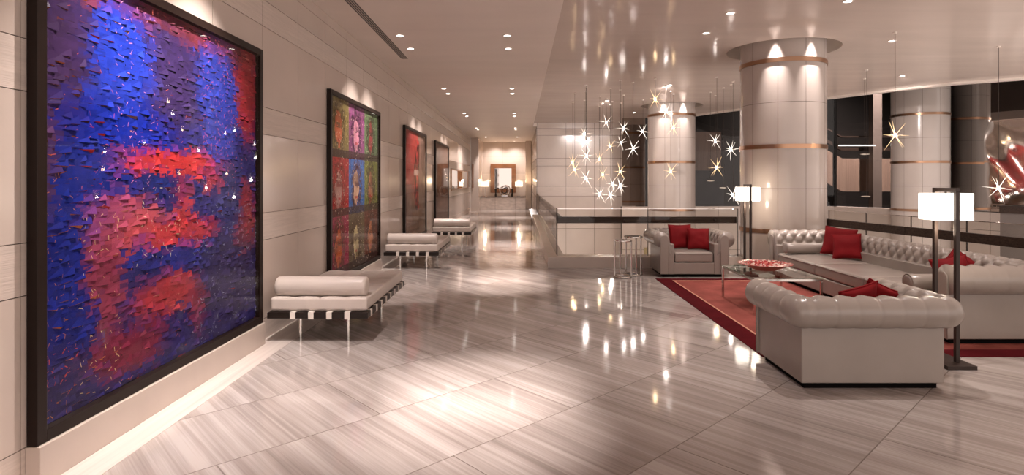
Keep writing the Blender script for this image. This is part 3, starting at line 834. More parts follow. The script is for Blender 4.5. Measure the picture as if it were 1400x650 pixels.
# ------------------------------------------------------------------ chesterfield seats
def seat_mesh(W, D, zc, r, seat_z, tp=0.16, tq=0.20, deep=0.034, pleat=0.020, res=0.011):
    """rolled and buttoned arms and back as one upholstered surface"""
    prof = []
    for k in range(35):
        a = R(-112 + k*(262.0/34)); prof.append((r*cos(a), zc+r*sin(a), (cos(a), sin(a))))
    u0, v0 = prof[-1][0], prof[-1][1]
    zb = seat_z-0.05
    nin = 14
    for k in range(1, nin+1):
        t = k/nin
        u = u0 - 0.055*t**0.7; v = v0 + (zb-v0)*t
        prof.append((u, v, (-0.96, 0.28*(1-t))))
    q = [0.0]
    for k in range(1, len(prof)):
        q.append(q[-1]+math.hypot(prof[k][0]-prof[k-1][0], prof[k][1]-prof[k-1][1]))
    k60 = min(range(35), key=lambda k: abs(-112+k*262/34-92))
    q0 = q[k60]
    w2, d2 = W/2, D/2
    na = max(12, int(D/res)); nb = max(12, int(W/res)); nc = 7
    cols_ = []
    for k in range(na): cols_.append(('L', k/na))
    for k in range(nc): cols_.append(('CL', (k+0.5)/nc))
    for k in range(nb+1): cols_.append(('B', k/nb))
    for k in range(nc): cols_.append(('CR', (k+0.5)/nc))
    for k in range(1, na+1): cols_.append(('Rr', k/na))
    mb = MB()
    def col_pts(leg, t):
        out = []
        for k, (u, v, nr) in enumerate(prof):
            ui = min(u, 0.0)
            corner_in = -d2 - ui
            if leg == 'L':
                y = d2 + (corner_in-d2)*t; px, py = -w2-u, y; n2 = (-1, 0); s = d2-y; sl = D
            elif leg == 'Rr':
                y = corner_in + (d2-corner_in)*t; px, py = w2+u, y; n2 = (1, 0); s = d2-y
            elif leg == 'B':
                xx = -(w2+ui) + 2*(w2+ui)*t; px, py = xx, -d2-u; n2 = (0, -1); s = xx
            else:
                a = t*pi/2; uo = max(u, 0.0)
                if leg == 'CL':
                    dx, dy = -cos(a), -sin(a); px, py = -w2-ui + uo*dx, -d2-ui+uo*dy
                else:
                    dx, dy = sin(a), -cos(a); px, py = w2+ui+uo*dx, -d2-ui+uo*dy
                n2 = (dx, dy); s = 0
            p = s/tp; qq = (q[k]-q0)/tq
            if leg in ('CL', 'CR'): hgt = -0.004 if u > -0.02 else -0.4*deep
            elif qq >= 0:
                al, be = abs(sin(pi*(p+qq))), abs(sin(pi*(p-qq)))
                hgt = -deep*(1-(al*be)**0.42)
                ed = min(1.0, (q[-1]-q[k])/0.05); hgt *= 0.3+0.7*ed
            else:
                fall = max(0.0, 1.0+qq/2.3)
                hgt = -(pleat*0.6+max(0.0, deep-pleat*0.6)*max(0, 1+qq*5))*(1-abs(sin(pi*p))**0.38)*(0.35+0.65*fall)
            if leg in ('L', 'Rr'):
                e = max(0.0, min(1.0, (d2-py)/0.06)); hgt *= e
            out.append((px+n2[0]*nr[0]*hgt, py+n2[1]*nr[0]*hgt, v+nr[1]*hgt))
        return out
    allc = [col_pts(*c) for c in cols_]
    m = len(prof)
    for c in allc: mb.v += c
    for i in range(len(allc)-1):
        for k in range(m-1):
            a = i*m+k
            mb.f.append((a, a+m, a+m+1, a+1)); mb.mi.append(0)
    # closed fronts of the arms
    for ci, sg in ((0, -1), (len(allc)-1, 1)):
        cidx = len(mb.v); cen = (allc[ci][0][0]*0.0 + sg*(w2-0.02), d2+0.006, zc)
        mb.v.append(cen); base = ci*m
        for k in range(m-1):
            mb.f.append((base+k, base+k+1, cidx)); mb.mi.append(0)
        mb.f.append((base+m-1, base, cidx)); mb.mi.append(0)
    return mb
def chesterfield(name, label, cat, W, D, ztop, r, seat_z, loc, rz, cushions=1, **kw):
    o = thing(name, label, cat, loc, rz)
    zc = ztop-r; w2, d2 = W/2, D/2; tk = 0.205
    seat_mesh(W, D, zc, r, seat_z, **kw).build('rolled_back', M['leather'], o, smooth=True, weld=0.0003)
    mb = MB(); zt = zc-r*0.55
    mb.box(-w2, -w2+tk, -d2, d2, 0.045, zt); mb.box(w2-tk, w2, -d2, d2, 0.045, zt)
    mb.v.clear(); mb.f.clear(); mb.mi.clear()
    mb.prism([(-w2, d2), (-w2, -d2), (w2, -d2), (w2, d2), (w2-tk, d2), (w2-tk, -d2+tk), (-w2+tk, -d2+tk), (-w2+tk, d2)], 0.045, zt)
    mb.build('outer_panel', M['leather'], o, bevel=0.008, smooth='auto')
    MB().box(-w2+tk-0.01, w2-tk+0.01, d2-0.07, d2-0.008, 0.045, seat_z-0.165).build('front_rail', M['leather'], o, bevel=0.012, seg=3)
    MB().box(-w2+0.035, w2-0.035, -d2+0.035, d2-0.045, 0.0, 0.05).build('base', M['recess'], o)
    for sg in (-1, 1):
        # keyhole facing of the arm
        xc = sg*(w2-0.045); pw = 0.062
        pts = [(xc-pw, 0.05), (xc+pw, 0.05)]
        for k in range(13):
            a = pi*k/12; pts.append((xc+pw*cos(a), zc+0.005+pw*sin(a)))
        mb = MB(); n = len(pts)
        i = 0
        mb.v += [(p[0], d2-0.01, p[1]) for p in pts] + [(p[0], d2+0.022, p[1]) for p in pts]
        mb.f.append(tuple(range(n))); mb.mi.append(0)
        mb.f.append(tuple(n+k for k in reversed(range(n)))); mb.mi.append(0)
        for k in range(n):
            k2 = (k+1) % n; mb.f.append((k, n+k, n+k2, k2)); mb.mi.append(0)
        f = mb.build('arm_facing', M['leather'], o, bevel=0.008, seg=3)
        arc = [(p[0], d2+0.017, p[1]) for p in pts[1:]] + [(pts[0][0], d2+0.017, pts[0][1])]
        MB().tube(arc, 0.0055, 8).build('piping', M['leather'], f, smooth=True)
    Ls = (W-2*tk-0.02)
    for k in range(cushions):
        x0 = -Ls/2 + Ls*k/cushions; x1 = x0 + Ls/cushions
        mb = softbox(MB(), x0+0.002, x1-0.002, -d2+tk-0.01, d2-0.004, seat_z-0.158, seat_z, 0.026, (14, 14, 4), 0.018)
        c = mb.build('seat_cushion', M['leather'], o, smooth=True, weld=0.0004)
        zz = seat_z-0.024; e = 0.004
        lp = [(x0+0.03, d2-0.006+e, zz), (x1-0.03, d2-0.006+e, zz)]
        MB().tube(lp, 0.005, 8).build('piping', M['leather'], c, smooth=True)
    return o
chesterfield('armchair', 'pearl leather buttoned armchair nearest, its back turned to the viewer', 'armchair', 1.06, 0.76, 0.70, 0.122, 0.40, (2.615, 4.66, 0), 0)
chesterfield('armchair', 'pearl leather buttoned armchair facing forward at the far end of the rug', 'armchair', 1.05, 0.80, 0.725, 0.125, 0.395, (2.79, 9.655, 0), pi)
chesterfield('sofa', 'long pearl leather deep buttoned sofa in front of the glass railing', 'sofa', 3.80, 0.97, 0.75, 0.142, 0.405, (4.495, 7.32, 0.0135), pi/2, cushions=3, tp=0.155, tq=0.215, deep=0.046, res=0.016)

def bolster(label, loc, L, r, rz):
    o = thing('bolster_cushion', label, 'cushion', loc, rz)
    pts = []; rad = []
    for s_, k in ((-1, 0.05), (-0.997, 0.6), (-0.985, 0.85), (-0.95, 0.97), (-0.5, 1.0), (0, 1.01), (0.5, 1.0), (0.95, 0.97), (0.985, 0.85), (0.997, 0.6), (1, 0.05)):
        pts.append((s_*L/2, 0, r)); rad.append(r*k)
    MB().tube(pts, rad, 28).build('cover', M['leather'], o, smooth=True)
    for s_ in (-1, 1):
        MB().tube([(s_*L/2*0.965+0, r*0.985*cos(2*pi*k/28), r+r*0.985*sin(2*pi*k/28)) for k in range(28)], 0.005, 6, closed=True).build('piping', M['leather'], o, smooth=True)
    return o
bolster('round leather bolster cushion against the far arm of the long sofa', (4.36, 8.80, 0.436), 0.66, 0.083, 0)
bolster('round leather bolster cushion against the near arm of the long sofa', (4.27, 5.86, 0.436), 0.70, 0.083, 0)

def cushion(label, loc, rot, s=0.42, t=0.075, group=None):
    o = bpy.data.objects.new('throw_cushion', None); col.objects.link(o)
    o.location = loc; o.rotation_euler = rot; tag(o, label, 'cushion', group)
    mb = MB(); n = 26
    sd = random.random()*50
    def side(sg):
        def fn(a, b):
            x, y = 2*a-1, 2*b-1
            e = max(0.0, (1-abs(x)**2.6)*(1-abs(y)**2.6))
            z = sg*t*e**0.5*(1+0.18*nz(x*1.6+sd, y*1.6, sg)) + 0.012*nz(x*1.2+sd, y*1.2, 5)
            px = x*(1-0.075*(1-y*y)); py = y*(1-0.075*(1-x*x))
            return (px*s/2, py*s/2, z)
        return fn
    mb.grid(side(1), n, n); mb.grid(side(-1), n, n)
    mb.build('cover', M['red'], o, smooth=True, weld=0.0006)
    pts = []
    for k in range(80):
        q = k/20; i = int(q); f = 2*(q-i)-1
        x, y = [(f, -1), (1, f), (-f, 1), (-1, -f)][i]
        pts.append((x*(1-0.075*(1-y*y))*s/2, y*(1-0.075*(1-x*x))*s/2, 0.012*nz(x*1.2+sd, y*1.2, 5)))
    MB().tube(pts, 0.006, 6, closed=True).build('piping', M['red'], o, smooth=True)
    return o
# on the far armchair
cushion('red velvet cushion on the far armchair, left and taller of its two', (2.70, 9.73, 0.61), (R(74), 0, R(6)), 0.40, 0.07)
cushion('red velvet cushion on the far armchair, right and lower of its two', (2.95, 9.56, 0.588), (R(70), R(2), R(-5)), 0.36, 0.07)
# on the sofa, far end
cushion('red velvet cushion at the far end of the sofa, leaning behind its darker fellow', (4.70, 8.52, 0.645), (R(72), R(6), R(-42)), 0.43, 0.07)
cushion('dark red velvet cushion in front of another at the far end of the sofa', (4.66, 8.24, 0.612), (R(66), R(-4), R(-32)), 0.37, 0.065)
# on the sofa, near end: only the tips show above the arm
cushion('red cushion tip above the near sofa arm, left one by the lamp pole', (4.56, 6.10, 0.585), (R(64), R(-14), R(-30)), 0.33, 0.06)
cushion('red cushion tip above the near sofa arm, right and smaller one', (4.76, 6.26, 0.60), (R(66), R(34), R(-44)), 0.32, 0.06)
# in the near armchair
cushion('red cushion peeking over the near armchair back, left one', (2.72, 4.66, 0.555), (R(-68), R(-14), R(6)), 0.34, 0.06)
cushion('red cushion peeking over the near armchair back, right one with pointed corner', (2.93, 4.74, 0.555), (R(-72), R(24), R(-6)), 0.31, 0.05)

# ------------------------------------------------------------------ rug
o = thing('rug', 'coral rug with a dark red border under the lounge seating', 'rug', (0, 0, 0))
MB().box(2.13, 5.0, 5.065, 9.10, 0.0005, 0.008).build('border', M['rugb'], o, bevel=0.002)
MB().box(2.36, 4.9, 5.27, 8.90, 0.008, 0.011).build('field', M['rug'], o)
mb = MB()
for (x0, x1, y0, y1) in ((2.35, 2.37, 5.27, 8.9), (2.37, 4.9, 8.88, 8.90)): mb.box(x0, x1, y0, y1, 0.0085, 0.0125)
mb.build('inner_line', M['rugl'], o)

# ------------------------------------------------------------------ coffee table, bowl
o = thing('coffee_table', 'low rectangular glass topped coffee table on a chrome frame', 'table', (3.08, 7.16, 0.0130))
wx, wy = 0.41, 0.54
MB().box(-wx, wx, -wy, wy, 0.405, 0.419).build('table_top', M['table_glass'], o, bevel=0.002)
mb = MB()
for s_ in (-1, 1):
    mb.box(-wx+0.01, wx-0.01, s_*(wy-0.025)-0.009, s_*(wy-0.025)+0.009, 0.375, 0.4045)
    mb.box(s_*(wx-0.025)-0.009, s_*(wx-0.025)+0.009, -wy+0.03, wy-0.03, 0.375, 0.4045)
mb.build('frame', M['chrome'], o, bevel=0.002)
for sx in (-1, 1):
    for sy in (-1, 1):
        mb = MB(); x, y = sx*(wx-0.025), sy*(wy-0.025)
        mb.box(x-0.013, x+0.013, y-0.013, y+0.013, 0.0, 0.375)
        mb.build('leg', M['chrome'], o, bevel=0.002)
def bowl():
    m, n, l = new_mat('red_mosaic')
    b = n['Principled BSDF']; tc = n.new('ShaderNodeTexCoord')
    v = n.new('ShaderNodeTexVoronoi'); v.inputs['Scale'].default_value = 42
    l.new(tc.outputs['Object'], v.inputs['Vector'])
    cr = n.new('ShaderNodeValToRGB'); cr.color_ramp.interpolation = 'CONSTANT'
    cr.color_ramp.elements[0].color = (0.26, 0.012, 0.014, 1); cr.color_ramp.elements[1].color = (0.50, 0.38, 0.33, 1)
    cr.color_ramp.elements[1].position = 0.55
    e = cr.color_ramp.elements.new(0.3); e.color = (0.42, 0.09, 0.075, 1)
    e = cr.color_ramp.elements.new(0.75); e.color = (0.16, 0.008, 0.01, 1)
    sp = n.new('ShaderNodeSeparateColor'); l.new(v.outputs['Color'], sp.inputs[0]); l.new(sp.outputs[0], cr.inputs[0])
    l.new(cr.outputs[0], b.inputs['Base Color']); b.inputs['Roughness'].default_value = 0.25
    under = pbr('coral_glaze', (0.40, 0.11, 0.08), 0.3)
    o = thing('bowl', 'wide shallow red and white mosaic bowl on the glass coffee table', 'bowl', (3.06, 7.22, 0.4325))
    MB().lathe([(0.0005, 0.012), (0.10, 0.016), (0.20, 0.045), (0.28, 0.078), (0.325, 0.088), (0.327, 0.084)], (0, 0, 0), 64).build('inside', m, o, smooth=True)
    MB().lathe([(0.327, 0.084), (0.28, 0.070), (0.20, 0.034), (0.12, 0.004), (0.11, 0.0), (0.0005, 0.0)], (0, 0, 0), 64).build('outside', under, o, smooth=True)
bowl()

# ------------------------------------------------------------------ nesting side tables
def side_table(label, x, y, h, r, legs):
    o = thing('side_table', label, 'table', (x, y, 0))
    MB().lathe([(0.0005, h), (r, h), (r+0.003, h-0.008), (r, h-0.022), (0.0005, h-0.022)], (0, 0, 0), 48).build('table_top', M['chrome'], o, smooth='auto')
    MB().tube([(r*0.93*cos(2*pi*k/40), r*0.93*sin(2*pi*k/40), 0.015) for k in range(40)], 0.015, 10, closed=True).build('base_ring', M['chrome'], o, smooth=True)
    for a in legs:
        MB().tube([(r*0.93*cos(a), r*0.93*sin(a), 0.012), (r*0.93*cos(a), r*0.93*sin(a), h-0.02)], 0.0135, 12).build('leg', M['chrome'], o, smooth='auto')
side_table('small round chrome side table, left and lower of the overlapping pair', 1.645, 9.25, 0.60, 0.145, (pi+0.1, pi*0.55, -0.4))
side_table('small round chrome side table, right and taller, beside the far armchair', 1.855, 9.46, 0.64, 0.15, (-1.45, -0.75, 2.4))

# ------------------------------------------------------------------ floor lamps
def floor_lamp(label, x, y):
    o = thing('floor_lamp', label, 'lamp', (x, y, 0))
    MB().box(-0.16, 0.085, -0.24, 0.24, 0, 0.032).build('base', M['dark'], o, bevel=0.003)
    for yy in (-0.125, 0.125):
        MB().box(-0.016, 0.016, yy-0.016, yy+0.016, 0.032, 1.455).build('pole', M['dark'], o, bevel=0.002)
    MB().box(-0.016, 0.016, -0.141, 0.141, 1.455, 1.487).build('cross_bar', M['dark'], o, bevel=0.002)
    mb = MB(); x2, y2 = 0.165, 0.098; z0, z1 = 1.215, 1.44; t = 0.004
    mb.box(-x2, x2, -y2, -y2+t, z0, z1); mb.box(-x2, x2, y2-t, y2, z0, z1)
    mb.box(-x2, -x2+t, -y2+t, y2-t, z0, z1); mb.box(x2-t, x2, -y2+t, y2-t, z0, z1)
    sh = mb.build('lamp_shade', M['shade'], o)
    MB().box(-x2+t, x2-t, -y2+t, y2-t, z0+0.004, z0+0.007).build('diffuser', M['shade'], sh)
    MB().box(-0.006, 0.006, -0.006, 0.006, 1.38, 1.456).build('stem', M['dark'], o)
    MB().box(-x2+t, x2-t, -0.006, 0.006, 1.425, 1.434).build('shade_carrier', M['dark'], o)
    for zz, p in ((1.62, 0.45), (1.13, 0.55)):
        ld = bpy.data.lights.new('bulb_light', 'POINT'); ld.energy = P_LAMP*p; ld.color = (1.0, 0.80, 0.60); ld.shadow_soft_size = 0.05
        b = bpy.data.objects.new('bulb_light', ld); col.objects.link(b); b.parent = o; b.location = (0, 0, zz if zz < 1.4 else 1.47+0.0)
        if zz > 1.4: b.location = (0.1, 0, 1.46)
    return o
floor_lamp('twin pole dark floor lamp with a glowing box shade behind the near armchair', 3.65, 4.955)
floor_lamp('twin pole dark floor lamp with a glowing box shade before the great column', 3.74, 9.50)

# ------------------------------------------------------------------ glass railings
def railing(label, pts, rail_off, joint_every=1):
    o = thing('glass_railing', label, 'railing', (0, 0, 0))
    for k in range(len(pts)-1):
        a, b = Vector(pts[k]), Vector(pts[k+1]); d = (b-a).normalized(); nrm = Vector((d.y, -d.x))
        a2, b2 = a+d*0.006, b-d*0.006
        P = [a2+nrm*0.006, b2+nrm*0.006, b2-nrm*0.006, a2-nrm*0.006]
        MB().prism([(v.x, v.y) for v in P], 0.196, 1.035).build('glass_pane', M['glass'], o)
        P = [a2+nrm*0.009, b2+nrm*0.009, b2-nrm*0.009, a2-nrm*0.009]
        MB().prism([(v.x, v.y) for v in P], 1.036, 1.045).build('glass_cap', M['chrome'], o)
        q, p_ = a-nrm*rail_off, b-nrm*rail_off
        P = [q+nrm*0.02, p_+nrm*0.02, p_-nrm*0.03, q-nrm*0.03]
        MB().prism([(v.x, v.y) for v in P], 0.775, 0.895).build('handrail', M['rail'], o, bevel=0.006)
        for e in ((a*0.75+b*0.25), (a*0.25+b*0.75)):
            s0 = e-nrm*0.006; s1 = e-nrm*(rail_off-0.018)
            MB().tube([(s0.x, s0.y, 0.835), (s1.x, s1.y, 0.835)], 0.016, 10).build('bracket', M['dark'], o)
    for pt in pts:
        MB().box(pt[0]-0.005, pt[0]+0.005, pt[1]-0.008, pt[1]+0.008, 0.195, 1.045).build('edge_post', M['dark'], o)
    return o
railing('glass balustrade with dark oak handrail facing forward behind the far armchair', [(0.668, 10.40), (2.3, 10.40), (3.92, 10.40)], 0.07)
railing('glass balustrade running away along the corridor edge of the atrium', [(0.665, 22.95), (0.665, 18.8), (0.665, 14.6), (0.665, 10.545)], 0.07)
rp = [rail_line(k/8) for k in range(0, 9)]
railing('glass balustrade with dark oak handrail sweeping behind the long sofa', [(x+0.10, y) for x, y in rp][::-1], 0.07)

# ------------------------------------------------------------------ star pendants over the atrium
def pendant_parts(kind):
    P = {}
    rnd = random.Random({'w': 1, 'a': 2, 'u': 3}[kind])
    # blown disc: lens section, drawn out into uneven points
    mb = MB(); n = 24
    def fn(sg):
        def f(a, b):
            an = 2*pi*b; rr = a*(0.050 + 0.055*abs(cos(an*1.5+0.4))**3 + 0.008*sin(an*5))
            z = sg*0.016*max(0.0, 1-a*a)**0.7
            return (rr*cos(an), rr*sin(an), z)
        return f
    mb.grid(fn(1), 8, 36); mb.grid(fn(-1), 8, 36)
    P['glass_disc'] = (mb, M['crystal'])
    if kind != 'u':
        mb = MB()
        for k in range(9):  # emissive spikes standing in for lens flare, not parts of the fitting
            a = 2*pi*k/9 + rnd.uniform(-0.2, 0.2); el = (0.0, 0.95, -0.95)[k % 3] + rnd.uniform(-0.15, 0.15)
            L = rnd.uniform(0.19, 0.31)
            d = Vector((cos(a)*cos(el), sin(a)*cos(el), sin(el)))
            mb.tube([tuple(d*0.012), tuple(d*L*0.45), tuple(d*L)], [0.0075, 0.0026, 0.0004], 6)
        P['flare_rays'] = (mb, M['ray'] if kind == 'w' else M['ray_a'])
        P['bulb'] = (MB().sphere((0, 0, 0), 0.026, 8), M['bulb'] if kind == 'w' else M['bulb_a'])
    else:
        P['bulb'] = (MB().sphere((0, 0, 0), 0.017, 8), M['silver'])
    return P
PK = {}
canopy_me = {}
def pendant(x, y, z, kind, label):
    o = thing('star_pendant', label, 'pendant light', (x, y, z), rz=(x*37.3 + y*11.7) % 6.28, group='star pendants over the atrium')
    if kind not in PK:
        PK[kind] = [mb.build(nm, m, o, smooth=(nm != 'flare_rays'), weld=0.0002) for nm, (mb, m) in pendant_parts(kind).items()]
    else:
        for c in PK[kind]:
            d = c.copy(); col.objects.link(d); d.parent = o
    MB().tube([(0, 0, 0.012), (0, 0, LZ-0.012-z)], 0.0035, 6).build('cable', M['dark'], o)
    cp = MB().lathe([(0.0005, -0.02), (0.028, -0.02), (0.03, -0.0005), (0.0005, -0.0005)], (0, 0, LZ-z), 16)
    cp.build('canopy', M['white'], o, smooth='auto')
    if kind != 'u':
        ld = bpy.data.lights.new('bulb_light', 'POINT'); ld.energy = P_PENDANT*(1.0 if kind == 'w' else 0.7)
        ld.color = WARM2 if kind == 'w' else (1.0, 0.68, 0.38); ld.shadow_soft_size = 0.035
        b = bpy.data.objects.new('bulb_light', ld); col.objects.link(b); b.parent = o; b.location = (0, 0, -0.05)
PEND = [
 (2.42,16.20,3.19,'w','white star pendant at the very top of the cluster by the stone wall'),
 (2.78,15.50,2.95,'w','white star pendant just right of and below the topmost in the cluster'),
 (1.84,16.50,2.88,'w','white star pendant topmost of the left column of four stars'),
 (1.68,14.80,2.54,'w','white star pendant second from top in the left column of stars'),
 (2.98,17.10,2.67,'w','white star pendant in the right part of the cluster, upper of two big ones'),
 (2.64,13.50,2.30,'w','large white star pendant rightmost in the main cluster'),
 (2.72,17.40,2.58,'a','small amber star pendant in the upper middle of the cluster'),
 (1.63,14.20,2.16,'w','white star pendant third from top in the left column of stars'),
 (2.44,17.80,2.21,'a','small amber star pendant at the centre of the cluster'),
 (1.54,16.90,2.08,'a','amber star pendant at the far left of the cluster, upper one'),
 (1.44,15.20,1.84,'a','amber star pendant at the far left of the cluster, lower one'),
 (2.53,14.60,1.78,'a','amber star pendant at the right of the cluster above two white stars'),
 (2.46,17.20,1.73,'a','amber star pendant in the lower middle of the cluster'),
 (1.59,13.90,1.61,'w','white star pendant lowest in the left column of stars'),
 (2.68,16.80,1.45,'w','smaller white star pendant tucked left of the large low one'),
 (2.29,13.20,1.43,'w','large low white star pendant at the bottom right of the cluster'),
 (2.18,15.80,1.18,'w','white star pendant bottom left, lowest row of the cluster'),
 (2.25,14.40,1.19,'w','white star pendant bottom centre, lowest row of the cluster'),
 (3.49,16.40,2.94,'w','white star pendant alone between the cluster and the far column'),
 (3.04,13.00,3.38,'a','large amber star pendant above the top left of the far column'),
 (3.54,14.00,3.22,'w','white star pendant against the top band of the far column'),
 (4.06,15.30,2.95,'a','amber star pendant high on the right against the far column'),
 (3.86,14.80,1.78,'a','amber star pendant low against the middle of the far column'),
 (5.27,15.60,2.62,'w','white star pendant highest before the dark glass between two columns'),
 (5.04,13.80,2.29,'w','white star pendant beside the left edge of the great column'),
 (4.36,12.80,1.84,'a','large amber star pendant before the dark glass between two columns'),
 (4.94,13.40,1.22,'w','white star pendant lowest, just left of the far lamp shade'),
 (4.94,15.00,1.54,'u','unlit glass pendant before the dark glass, left one'),
 (5.03,14.30,1.37,'u','unlit glass pendant before the dark glass, right and lower one'),
 (5.81,8.95,2.25,'a','big amber star pendant right of the great column'),
 (7.20,12.00,1.22,'u','unlit glass pendant low before the wood clad stair'),
 (8.20,9.90,1.42,'w','white star pendant at the far right before the rippled mirror'),
 (7.75,13.00,2.14,'u','unlit glass pendant high before the dark glass right of the great column')]
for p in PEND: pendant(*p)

# ------------------------------------------------------------------ beyond the smoked glass
o = thing('staircase', 'sloping wood clad stair balustrade behind the smoked glass', 'staircase', (0, 0, 0))
pl = [(11.0, 24.2), (13.5, 24.2), (19.0, 24.2)]
mb = MB()
def strip(z, h, mat_i, off=0.0):
    for k in range(2):
        (x0, y0), (x1, y1) = pl[k], pl[k+1]
        za, zb = (z+1.41, z+0.0) if k == 0 else (z, z)
        for (dy0, dy1) in ((off, off+0.12),):
            i = len(mb.v)
            mb.v += [(x0, y0+dy0, za), (x1, y1+dy0, zb), (x1, y1+dy1, zb), (x0, y0+dy1, za), (x0, y0+dy0, za+h), (x1, y1+dy0, zb+h), (x1, y1+dy1, zb+h), (x0, y0+dy1, za+h)]
            for q in ((0,3,2,1),(4,5,6,7),(0,1,5,4),(1,2,6,5),(2,3,7,6),(3,0,4,7)):
                mb.f.append(tuple(i+j for j in q)); mb.mi.append(mat_i)
strip(1.09, 1.38, 0); mb.build('cladding', M['clad'], o)
mb = MB(); strip(3.36, 0.06, 0, 0.05); mb.build('handrail', M['dark'], o)
mb = MB(); strip(2.80, 0.14, 0, 0.05); mb.build('lower_rail', M['dark'], o)
tag(MB().box(14.3, 14.66, 23.4, 23.7, -4.6, 8.9).build('pillar', M['grey']), 'slim grey pillar behind the smoked glass by the stair', 'pillar')
tag(MB().box(12.65, 14.1, 22.9, 22.95, 2.92, 2.96).build('tube_light', emit('cool_tube', (1, 0.95, 0.9), 3.0)), 'thin horizontal light line above the stair behind glass', 'light')
o = thing('wall_panel', 'pale grey panel with dark lower part behind the smoked glass between columns', 'panel', (7.3, 23.2, 0.6))
MB().box(-0.65, 0.75, -0.05, 0.05, 1.0, 2.9).build('upper_panel', M['clad'], o)
MB().box(-0.35, 0.85, -0.10, 0.0, -0.0, 1.35).build('lower_panel', M['blue'], o)

# rippled mirror on the mirrored wall, counter
d = Vector((0.5, -0.866)); nr = Vector((-0.866, -0.5))
def mpt(t, off): v = Vector((13.46, 18.4)) + d*t + nr*off; return (v.x, v.y)
o = thing('rippled_mirror', 'large rippled polished metal mirror at the far right', 'mirror', (0, 0, 0))
P = [mpt(1.15, 0.04), mpt(4.6, 0.04), mpt(4.6, 0.10), mpt(1.15, 0.10)]
mbm = MB()
def wav(a, b):
    t = 1.15+3.3*a; z = 0.86+2.44*b
    off = 0.12 + 0.011*sin(t*2.6+0.8*sin(z*2))*cos(z*2.2+t) + 0.002*sin(t*7+z*5)
    x, y = mpt(t, off); return (x, y, z)
mbm.grid(wav, 90, 80)
mbm.build('mirror_sheet', pbr('rippled_steel', (0.55, 0.51, 0.48), 0.05, metal=1.0), o, smooth=True)
MB().prism([mpt(1.15, 0.02), mpt(4.45, 0.02), mpt(4.45, 0.06), mpt(1.15, 0.06)], 0.86, 3.3).build('backing', M['black'], o)
o = thing('cabinet', 'dark brown wooden cabinet below the rippled mirror', 'cabinet', (0, 0, 0))
MB().prism([mpt(1.7, 0.15), mpt(4.5, 0.15), mpt(4.5, 0.6), mpt(1.7, 0.6)], 0.61, 0.80).build('body', M['rail'], o)
MB().prism([mpt(1.66, 0.13), mpt(4.5, 0.13), mpt(4.5, 0.64), mpt(1.66, 0.64)], 0.80, 0.83).build('counter_top', M['dark'], o)
MB().prism([mpt(1.7, 0.27), mpt(4.5, 0.27), mpt(4.5, 0.55), mpt(1.7, 0.55)], -4.6, 0.61).build('support', M['grey'], o)
tag(MB().box(4.57, 4.71, 21.28, 21.299, -1.25, -0.92).build('wall_plate', M['brass'], bevel=0.004), 'small brass plate low on the stone wall across the atrium, left of the far armchair', 'plate')

# ------------------------------------------------------------------ far end of the corridor
o = thing('console', 'pale marble console at the far end of the corridor', 'console', (-0.89, 30.95, 0))
MB().box(-1.20, 1.18, -0.30, 0.30, 0.0, 0.66).build('body', M['marble'], o)
MB().box(-1.22, 1.20, -0.33, 0.30, 0.66, 0.70).build('top', M['dark'], o, bevel=0.004)
for x in (-0.43, 0.63):
    MB().box(x-0.006, x+0.006, -0.303, -0.2995, 0.02, 0.655).build('joint_line', M['joint'], o)
o = thing('wall_mirror', 'large walnut framed mirror above the marble console', 'mirror', (-0.95, 32.47, 0.86))
mb = MB(); h, H, b = 0.71, 1.62, 0.24
mb.box(-h, h, -0.07, 0, 0, b); mb.box(-h, h, -0.07, 0, H-b, H); mb.box(-h, -h+b, -0.07, 0, b, H-b); mb.box(h-b, h, -0.07, 0, b, H-b)
mb.build('frame', M['walnut'], o, bevel=0.01)
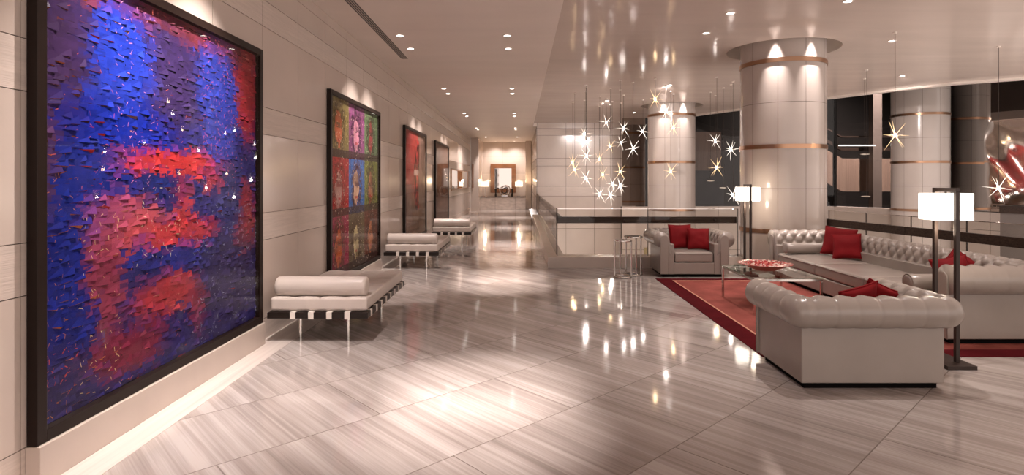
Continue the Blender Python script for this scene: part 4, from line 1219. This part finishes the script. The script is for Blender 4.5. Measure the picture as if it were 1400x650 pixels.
MB().box(-h+b, h-b, -0.03, -0.02, b, H-b).build('mirror_glass', M['mirror_dark'], o)
def table_lamp(label, x):
    o = thing('table_lamp', label, 'lamp', (x, 30.95, 0.70))
    MB().lathe([(0.0005, 0.0), (0.09, 0.0), (0.09, 0.02), (0.02, 0.03), (0.014, 0.1), (0.014, 0.56), (0.0005, 0.57)], (0, 0, 0), 24).build('base', M['silver'], o, smooth='auto')
    MB().lathe([(0.20, 0.53), (0.20, 0.79)], (0, 0, 0), 32).build('lamp_shade', M['shade_s'], o, smooth=True)
    ld = bpy.data.lights.new('bulb_light', 'POINT'); ld.energy = 14; ld.color = (1.0, 0.72, 0.45); ld.shadow_soft_size = 0.05
    b = bpy.data.objects.new('bulb_light', ld); col.objects.link(b); b.parent = o; b.location = (0, 0, 0.84)
table_lamp('white shaded table lamp on the left end of the far console', -1.87)
table_lamp('white shaded table lamp on the right end of the far console', -0.06)
o = thing('ring_sculpture', 'silver ring sculpture in the centre of the far console', 'sculpture', (-0.83, 30.85, 0.70))
mb = MB().tube([(0.25*cos(2*pi*k/40), 0, 0.30+0.25*sin(2*pi*k/40)) for k in range(40)], 0.03, 10, closed=True)
mb.build('outer_ring', M['silver'], o, smooth=True)
MB().tube([(0.13*cos(2*pi*k/30), 0, 0.30+0.13*sin(2*pi*k/30)) for k in range(30)], 0.03, 8, closed=True).build('inner_ring', M['black'], o, smooth=True)
MB().box(-0.16, 0.16, -0.06, 0.06, 0, 0.06).build('foot', M['silver'], o, bevel=0.01)
for x, s_ in ((-1.30, 'left'), (-0.42, 'right')):
    o = thing('vase', 'slim black vase %s of the ring sculpture on the console' % s_, 'vase', (x, 30.85, 0.70))
    MB().lathe([(0.0005, 0), (0.05, 0), (0.055, 0.05), (0.035, 0.2), (0.05, 0.34), (0.07, 0.42), (0.06, 0.42), (0.03, 0.3)], (0, 0, 0), 24).build('body', M['black'], o, smooth=True)
    MB().lathe([(0.055, 0.418), (0.075, 0.424), (0.055, 0.43)], (0, 0, 0), 24).build('rim', M['silver'], o, smooth=True)
